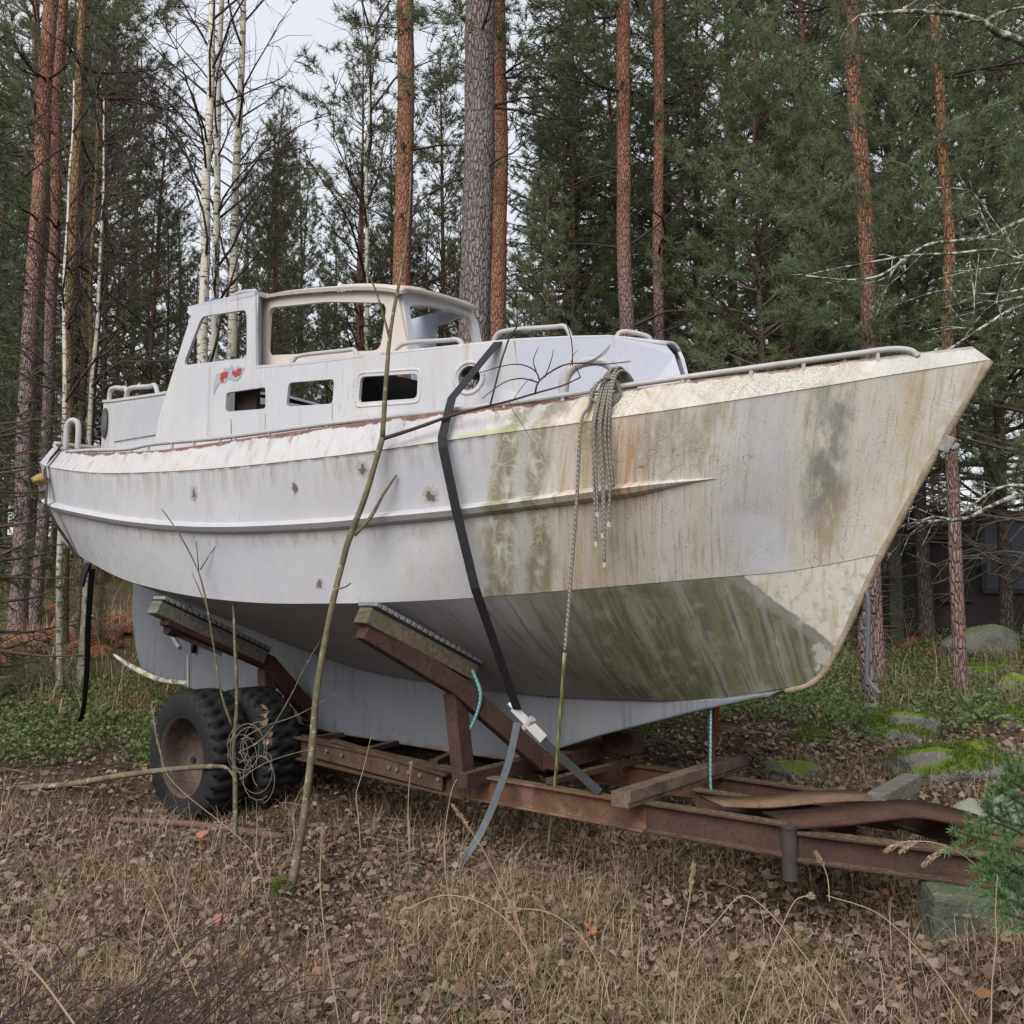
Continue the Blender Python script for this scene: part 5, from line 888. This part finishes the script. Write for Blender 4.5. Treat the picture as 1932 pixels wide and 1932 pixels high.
# dead ferns, each a thing
def fern(px,py,h,label,n=13,seed=0,d=None):
    p=onground(px,py) if d is None else np.array([wx(px,d),d,g(wx(px,d),d)]); V=[]
    for k in range(n):
        az=random.uniform(0,6.28); L=h*random.uniform(.7,1.2); d0=np.array([math.cos(az)*.6,math.sin(az)*.6,1.]); q=p.copy(); d0=unit(d0)
        for s_ in range(14):
            d0=unit(d0+np.array([math.cos(az)*.12,math.sin(az)*.12,-.17])); q2=q+d0*L/14; sv=unit(np.cross(d0,[0,0,1.])); w_=L*.30*math.sin(math.pi*min(1,(s_+1.5)/15.5))
            for sd in (1,-1):
                tip=q+sv*sd*w_+d0*w_*.35+np.array([0,0,-.3*w_]); V.append([q,q+d0*L/14*.75,tip])
            q=q2
    tag(tris('dead_fern',np.array(V),M['fern'],None),label,'fern')
fern(118,1330,.62,'rusty brown dead fern left of the hanging stern strap',12); fern(205,1225,.50,'pinkish dead fern at the foot of the small birches',9); fern(290,1330,.5,'brown dead fern left of the near tyre',10)
fern(1600,1280,.55,'orange brown dead fern beside the stem foot',9); fern(1665,1265,.5,'red brown dead fern right of the dangling bow rope',9); fern(1640,1325,.25,'pale pink dead fern lying before the bow',7)
for i,(px,d) in enumerate([(60,13.),(120,12.4),(20,12.2),(250,13.5),(330,13.),(1900,11.),(1790,11.5),(90,12.8),(40,11.2),(150,12.8),(210,13.2),(285,12.6),(180,11.8),(1860,10.2),(1930,10.),(1750,12.2),(80,14.2),(230,12.2)]):
    fern(px,0,.62,('dead fern in the red patch on the slope left of the boat stern','dead fern in the red patch on the slope behind the thin reddish pine')[px>1000],14,i,d); o=COL.objects[-1]; o['group']='red brown ferns on the slope'
# ---------------------------------------------------------------- saplings and branches in front
def limb(nm_or_mb,pts,r,m=0,k=4,n=7):
    P=smooth_path(pts,k); rr=np.interp(np.linspace(0,1,len(P)),np.linspace(0,1,len(r)),r); nm_or_mb.tube(P,rr,n,m,True,.10)
def pp(l,d0,d1): 
    n=len(l); return [at(x,y,d0+(d1-d0)*i/max(1,n-1)) for i,(x,y) in enumerate(l)]
sap=empty('sapling',(0,0,0),'forked bare sapling with mossy foot leaning in front of the boat','sapling')
base=onground(545,1690); d=base[1]
b=MB(); limb(b,[base+[0,0,-.03]]+pp([(570,1565),(588,1420),(598,1300),(622,1165),(655,1030),(690,935),(722,825)],d-.02,d-.1),[.024,.0205,.0185,.0175,.0165,.016,.015,.0145])
limb(b,pp([(668,1010),(700,975),(722,935),(748,896)],d-.07,d-.05),[.012,.010,.008,.006]); limb(b,pp([(632,1112),(650,1108),(662,1100)],d-.1,d-.15),[.006,.005,.003])
b.build('trunk',M['sapling'],sap,True)
b=MB(); limb(b,pp([(722,825),(727,740),(735,640),(748,560),(764,480),(772,400),(775,325)],d-.1,d-.1),[.014,.0125,.011,.009,.0065,.0045,.003]); limb(b,pp([(736,640),(722,590),(708,545),(690,510)],d-.1,d-.18),[.008,.006,.005,.003])
b.build('branch',M['sapling'],sap,True)
b=MB(); limb(b,pp([(722,828),(790,806),(850,785),(905,770),(960,757),(1010,742),(1060,728),(1095,712)],d-.1,d-.5),[.011,.0095,.0085,.007,.006,.005,.004,.003])
D=d-.45
for l,r0 in (([(1010,742),(1018,718),(1060,690),(1100,685),(1130,688),(1190,682)],.005),([(1018,718),(1010,700),(985,688),(950,690),(900,705)],.004),([(1016,722),(985,714),(950,722),(910,752)],.004),([(1012,700),(1006,680),(1016,655)],.003),([(1028,712),(1040,680),(1044,660)],.003),([(1100,688),(1130,672),(1152,650)],.003),([(1112,686),(1140,668),(1150,655)],.0025),([(1080,690),(1078,640),(1060,590),(1040,560)],.003),([(1076,690),(1082,670),(1090,660)],.002),([(1095,712),(1090,700),(1085,690)],.003),([(960,757),(968,775),(985,800),(1000,825)],.002),([(970,752),(985,730),(1000,715),(1010,720)],.002),([(925,765),(960,640),(1010,585),(1060,535),(1095,497)],.005),([(1005,590),(1000,575),(990,555)],.002)):
    limb(b,pp(l,D,D-.06),[r0,r0*.8,r0*.5],0,3,5)
b.build('branch',M['twig'],sap,True)
# mossy foot
V=[];n=900; a=rng.random(n)*6.28; h=rng.random(n)**1.5*.10; rr_=.03+.035*(1-h/.13)+rng.normal(0,.006,n); c=np.stack([base[0]-.02+np.cos(a)*rr_,base[1]+np.sin(a)*rr_,base[2]+h-.02],-1); dn=unit(np.stack([np.cos(a),np.sin(a),.4+0*a],-1)+rng.normal(size=(n,3))*.4); s_=perp(dn); keep=(rng.random(n)<.9)&(np.cos(a-3.6)>-.3); tris('moss',np.stack([c-s_*.004,c+s_*.004,c+dn*.022],1)[keep],M['moss'],sap)
sap2=empty('sapling',(0,0,0),'thin straight olive sapling standing before the near tyre','sapling'); base=onground(444,1592); d2=base[1]
b=MB(); limb(b,[base]+pp([(444,1480),(441,1400),(447,1330),(443,1200),(437,1060),(436,940),(437,860),(436,790)],d2,d2),[.0155,.0145,.013,.012,.010,.007,.005,.0035,.002]); b.build('trunk',M['sapling'],sap2,True)
b=MB()
for l,r0 in (([(438,1370),(418,1310),(405,1230),(392,1150),(375,1080),(340,1010),(305,960)],.008),([(375,1080),(372,1040),(370,1020)],.004),([(378,1075),(400,1040),(422,1010)],.004),([(392,1150),(375,1110),(362,1080)],.004),([(405,1000),(437,940)][::-1],.003),([(450,1420),(500,1390),(545,1320),(580,1250),(640,1150)],.006),([(452,1470),(500,1440),(560,1420),(600,1412)],.005),([(455,1395),(500,1370),(560,1350),(640,1305)],.005),([(560,1285),(555,1260),(548,1245)],.003),([(437,1060),(455,1030),(470,1015)],.003),([(436,900),(450,880),(470,950),(482,968)],.003),([(437,985),(415,930),(408,870)],.003)):
    limb(b,pp(l,d2-.02,d2-.12),[r0,r0*.75,r0*.4],0,3,5)
for q in range(16):      # tangled dry tendrils
    c=at(475+random.uniform(-30,25),1440+random.uniform(-40,40),d2-.05); a0=random.uniform(0,6.28); rr0=random.uniform(.06,.15); pl=random.uniform(-.5,.5); b.tube([c+np.array([math.cos(a0+t)*rr0*.7,math.sin(t*.7)*pl*.1,math.sin(a0+t)*rr0]) for t in np.linspace(0,random.uniform(2,5),12)],.0024,4,1,False)
b.build('branch',[M['sapling'],M['twig_grey']],sap2,True)
def curled(px,py,dd,s_=.035):
    V=[]; c=at(px,py,dd)
    for q in range(9):
        n=unit(rng.normal(size=3)); a=unit(np.cross(n,rng.normal(size=3))); bb=np.cross(n,a); o=c+rng.normal(0,.02,3)*[.6,.6,1.4]; V.append([o-a*s_,o-bb*s_*.5,o+a*s_,o+bb*s_*.5])
    return V
tris('dry_leaf',np.array(curled(500,1345,d2-.1,.03)),M['litter'],sap2,4); tris('dry_leaf',np.array(curled(505,1400,d2-.1,.03)),M['litter'],sap2,4)
b=MB(); q0=onground(40,1494); limb(b,[q0+[0,0,.02]]+pp([(130,1480),(230,1463),(330,1451),(400,1446),(430,1450),(446,1475)],q0[1],d2-.04),[.022,.021,.020,.018,.015,.010,.005]); tag(b.build('fallen_branch',M['sapling'],None,True),'mossy fallen branch propped against the thin sapling before the tyre','branch')
b=MB(); q0,q1=onground(210,1556),onground(540,1590); limb(b,[q0+[0,0,.03],(q0+q1)/2+[0,0,.05],q1+[0,0,.02]],[.018,.022,.03]); tag(b.build('rotten_log',M['log'],None,True),'thin reddish rotten log lying before the tyres','log')
b=MB(); q0,q1=onground(300,1608),onground(520,1570); limb(b,[q0+[0,0,.02],(q0+q1)/2+[0,0,.035],q1+[0,0,.02]],[.010,.010,.008]); tag(b.build('fallen_branch',M['twig_grey'],None,True),'thin grey stick lying in front of the rotten log','branch')
b=MB(); limb(b,pp([(215,1235),(240,1253),(262,1265),(300,1282),(360,1290)],9.0,8.2),[.012,.022,.028,.026,.022]); tag(b.build('birch_log',M['birch'],None,True),'fallen birch stem sticking out behind the rudder','log')
# lichen covered branches of a bare tree that stands outside the frame on the right
lt=empty('bare_tree',(0,0,0),'bare tree with lichen covered branches reaching in from the right edge','tree'); bx,by=4.6,5.6; bz=g(bx,by)
b=MB(); limb(b,[(bx,by,bz-.1),(bx+.05,by,bz+2),(bx-.02,by,bz+4.5),(bx+.03,by,bz+7)],[.14,.12,.09,.05]); b.build('trunk',M['lichen'],lt,True); b=MB()
for l,r0,d0,d1 in (([(2300,260),(2100,150),(1932,80),(1880,60),(1850,40),(1790,25),(1700,22),(1620,30)],.03,5.4,5.2),([(1860,42),(1900,20),(1960,10)],.012,5.3,5.3),([(1800,27),(1770,10),(1755,-10)],.010,5.3,5.2),
   ([(2330,980),(2100,900),(1932,933),(1880,950),(1830,975),(1790,982),(1740,985),(1712,1000)],.018,5.5,5.2),([(1932,916),(1880,922),(1820,965),(1795,985)],.011,5.35,5.3),([(1795,982),(1765,975),(1735,982),(1715,978)],.008,5.2,5.2),([(1740,990),(1715,1010),(1680,1045)],.006,5.2,5.2),
   ([(2330,350),(2100,370),(1932,415),(1870,445),(1800,455),(1750,462),(1705,490),(1660,520),(1600,528),(1520,520)],.014,5.7,5.3),([(2330,520),(2100,500),(1932,490),(1880,472),(1800,478),(1720,482),(1640,495),(1560,510)],.012,5.7,5.3),([(2100,480),(1932,495),(1850,508),(1780,515)],.008,5.6,5.4),([(2300,540),(2000,520),(1932,545),(1860,555),(1780,548),(1720,565)],.010,5.6,5.4),([(2300,560),(2050,560),(1932,575),(1850,620),(1790,660),(1740,695)],.014,5.6,5.3),([(1932,560),(1880,570)],.010,5.6,5.5),([(1830,500),(1838,560),(1836,620)],.004,5.4,5.4),([(1870,445),(1850,400),(1835,360),(1830,340)],.006,5.4,5.3),([(1835,362),(1870,410),(1905,455),(1932,480)],.005,5.4,5.4),([(1700,490),(1680,520),(1675,540)],.004,5.3,5.3),([(1780,660),(1755,665),(1745,690)],.006,5.3,5.3)):
    limb(b,pp(l,d0,d1),[r0,r0*.7,r0*.3],0,4,6); 
    P=pp(l,d0,d1)
    for q in range(7):
        o=P[random.randint(1,len(P)-1)]; e=unit(np.array([-.6,0,0])+rng.normal(size=3)*.6); ln=random.uniform(.08,.3); b.tube([o,o+e*ln*.5,o+e*ln+np.array([0,0,random.uniform(-.05,.03)])],[.0035,.0025,.0012],4,0,False)
b.build('branch',M['lichen'],lt,True)
# small bright spruce at the lower right
sp_=empty('spruce_sapling',(0,0,0),'small bright green spruce at the lower right corner','spruce'); bx,by=2.08,3.05; bz=g(bx,by); b=MB(); limb(b,[(bx,by,bz-.05),(bx,by,bz+.5),(bx+.01,by,bz+.98)],[.016,.012,.004]); b.build('trunk',M['twig'],sp_,True)
TP=[];TD=[];TL=[]; b=MB()
for l in ([(2100,1690),(2010,1640),(1932,1610),(1880,1592),(1830,1578),(1796,1566)],[(2100,1660),(1990,1570),(1932,1520),(1900,1500),(1870,1482)],[(2100,1740),(2000,1720),(1932,1690),(1880,1660),(1845,1640)],[(2080,1600),(1980,1520),(1932,1490),(1905,1470)],[(2100,1800),(2010,1760),(1932,1735),(1890,1722)],[(1980,1570),(1932,1560),(1890,1548),(1860,1530)],[(2000,1650),(1932,1650),(1885,1625)],[(2000,1720),(1940,1660),(1910,1630)],[(2050,1560),(1960,1500),(1925,1465),(1895,1452)],[(2060,1690),(1960,1640),(1900,1640),(1850,1615)],[(2060,1640),(1960,1590),(1900,1560),(1850,1545)],[(2060,1770),(1960,1730),(1910,1700),(1875,1690)],[(2060,1720),(1980,1690),(1920,1665),(1870,1640)]):
    P=smooth_path(pp(l,3.1,2.95),4); b.tube(P,np.linspace(.007,.0025,len(P)),5,0,False)
    for i in range(len(P)-1): TP.append(P[i]); TD.append(unit(P[i+1]-P[i])); TL.append(np.linalg.norm(P[i+1]-P[i])*1.1)
    for i in range(4,len(P)-2,3):
        for sd in (1,-1):
            dd=unit(P[i+1]-P[i]); e=unit(dd*.8+np.cross(dd,[0,1,0])*sd*.8+rng.normal(size=3)*.15); ln=.06+.05*random.random()
            for q in range(3): TP.append(P[i]+e*ln*q/3); TD.append(e); TL.append(ln/3)
b.build('branch',M['twig'],sp_); TP,TD,TL=map(np.array,(TP,TD,TL)); tris('needle_foliage',needles(TP,TD,TL,46,.024,.0026,.75,0.)[0],M['needle_bright'],sp_)
# ---------------------------------------------------------------- tall single grass stalks with seed heads
def stalk(path,d,head,label,r=.0018,heads=None):
    P=smooth_path(pp(path,d,d),5); b=MB(); b.tube(P,np.linspace(r*1.25,r*.7,len(P)),5,0,False); 
    o=b.build('grass_stalk',M['pale_straw'],None,True); tag(o,label,'grass stalk',None)
    if head:
        V=[]
        for pts in ([P[-1-int(len(P)*head):]]+[smooth_path(pp(h,d,d),4) for h in (heads or [])]):
            m=220; i=rng.integers(0,len(pts)-1,m); u=rng.random(m)[:,None]; c=pts[i]*(1-u)+pts[i+1]*u; dd=unit(pts[i+1]-pts[i]+1e-6); f=(i/len(pts))[:,None]; c=c+rng.normal(size=(m,3))*.0035*np.sin(np.clip(f+.12,0,1)*3.0); e=unit(dd+rng.normal(size=(m,3))*.35); s_=perp(e); V.append(np.stack([c-s_*.0016,c+s_*.0016,c+e*.012],1))
            tris('seed_head',V[-1],M['seed'],o)
stalk([(378,1895),(340,1800),(305,1710),(280,1660),(258,1622)],2.75,.35,'straight pale grass stalk with thin seed head below the thin sapling')
stalk([(1010,1840),(985,1760),(950,1680),(915,1610),(880,1555),(855,1520)],3.6,.3,'pale grass stalk pointing at the trailer beam left of the olive rope')
stalk([(1932,1740),(1895,1690),(1860,1650),(1815,1612),(1770,1592),(1730,1587),(1700,1590),(1672,1605)],3.0,.18,'arching grass stalk with drooping seed heads before the drawbar',.0018,[[(1732,1587),(1715,1595),(1700,1606)],[(1790,1600),(1765,1612),(1742,1632)]])
stalk([(1600,1932),(1560,1860),(1500,1780),(1450,1720),(1400,1690),(1350,1740),(1300,1790)],2.7,0,'bent straw stalk forming an arch in the lower right grass')
stalk([(1830,1932),(1800,1880),(1740,1800),(1690,1750),(1640,1715),(1560,1690)],2.6,0,'long curved straw stalk at the lower right')
stalk([(1400,1932),(1430,1850),(1470,1760),(1500,1700),(1530,1690)],2.8,.1,'slanting straw stalk rising to the right in the lower grass')
stalk([(1270,1932),(1276,1850),(1285,1780),(1300,1700),(1308,1635)],2.9,.22,'upright grass stalk with one pale seed head left of the stake pocket')
stalk([(1565,1700),(1562,1660),(1552,1630),(1540,1610)],3.4,.4,'short stalk with two drooping seed heads below the drawbar')
stalk([(640,1932),(618,1800),(606,1700),(604,1640),(610,1560)],2.9,.15,'thin upright stalk below the forked sapling foot')
stalk([(870,1800),(845,1680),(838,1590),(850,1500),(862,1470)],4.0,0,'fine dry stalk in front of the splice of the trailer beam')
stalk([(772,1600),(770,1530),(772,1480),(776,1440)],4.4,.2,'fine dry stalk between the sapling and the trailer beam')
stalk([(680,1600),(676,1540),(672,1500),(686,1450),(700,1390)],4.4,0,'thin dry stalk just right of the sapling trunk')
stalk([(1000,1800),(960,1740),(900,1700),(830,1690),(760,1720)],3.0,.1,'low arching stalk in the middle of the foreground')
stalk([(1150,1900),(1135,1830),(1090,1760),(1030,1720),(960,1715)],2.8,.1,'arching stalk under the end of the olive rope')
stalk([(0,1770),(40,1810),(80,1850),(140,1932)][::-1],2.3,.5,'thick leaning seed stalk at the lower left corner',.0025)
stalk([(1870,1932),(1872,1850),(1880,1780),(1878,1720),(1882,1650)],2.9,0,'thin upright stalk before the concrete block')
stalk([(1895,1770),(1893,1700),(1894,1640),(1893,1600)],3.3,.12,'thin pin-headed stalk in front of the concrete block')
stalk([(520,1770),(505,1700),(470,1600),(330,1480),(300,1410),(286,1330)],4.6,.25,'tall dry stalk in front of the near tyre rim')
# leafless bramble at the lower left
br=empty('bare_shrub',(0,0,0),'leafless dark shrub with many thin twigs at the lower left','shrub'); b=MB()
for q in range(95):
    px=random.uniform(-140,330); d0=random.uniform(2.35,3.3); x=wx(px,d0); p=np.array([x,d0,g(x,d0)]); az=random.uniform(-.5,1.0); dd=unit(np.array([math.cos(az)*random.uniform(.3,1.3),random.uniform(-.3,.4),random.uniform(.4,1.1)])); L=random.uniform(.35,.85); pts=[p]
    for s_ in range(8): dd=unit(dd+rng.normal(size=3)*.10+np.array([.03,0,-.03])); pts.append(pts[-1]+dd*L/8)
    b.tube(pts,np.linspace(.0046,.0015,9),4,0,False)
    for _ in range(6):
        o=pts[random.randint(2,8)]; e=unit(dd+rng.normal(size=3)*.7); l=random.uniform(.06,.22); b.tube([o,o+e*l*.5,o+e*l+rng.normal(size=3)*.02],[.002,.0016,.0009],3,0,False)
b.build('twigs',[M['twig'],M['twig_grey']],br)
# odd bits: a larger orange leaf heap and bright scraps
for px,py,s_,c,lb in ((385,1590,.06,(.34,.15,.09),'curled orange brown leaf clump at the foot of the thin sapling'),(410,1752,.05,(.25,.12,.08),'broad russet leaf in the foreground litter'),(1125,1770,.035,(.33,.13,.06),'bright orange leaf below the olive rope')):
    p=onground(px,py); V=[]
    for q in range(5):
        n=unit(np.array([rng.normal(0,.5),rng.normal(0,.5)-.4,1])); a=unit(np.cross(n,rng.normal(size=3))); bb=np.cross(n,a); o=p+rng.normal(0,.02,3)*[1,1,.3]+[0,0,.03]; V.append([o-a*s_,o-bb*s_*.6+n*.01,o+a*s_,o+bb*s_*.6+n*.015])
    tag(tris('fallen_leaf',np.array(V),flat('leaf_tint',c,.8,.3,30),None,4),lb,'leaf')
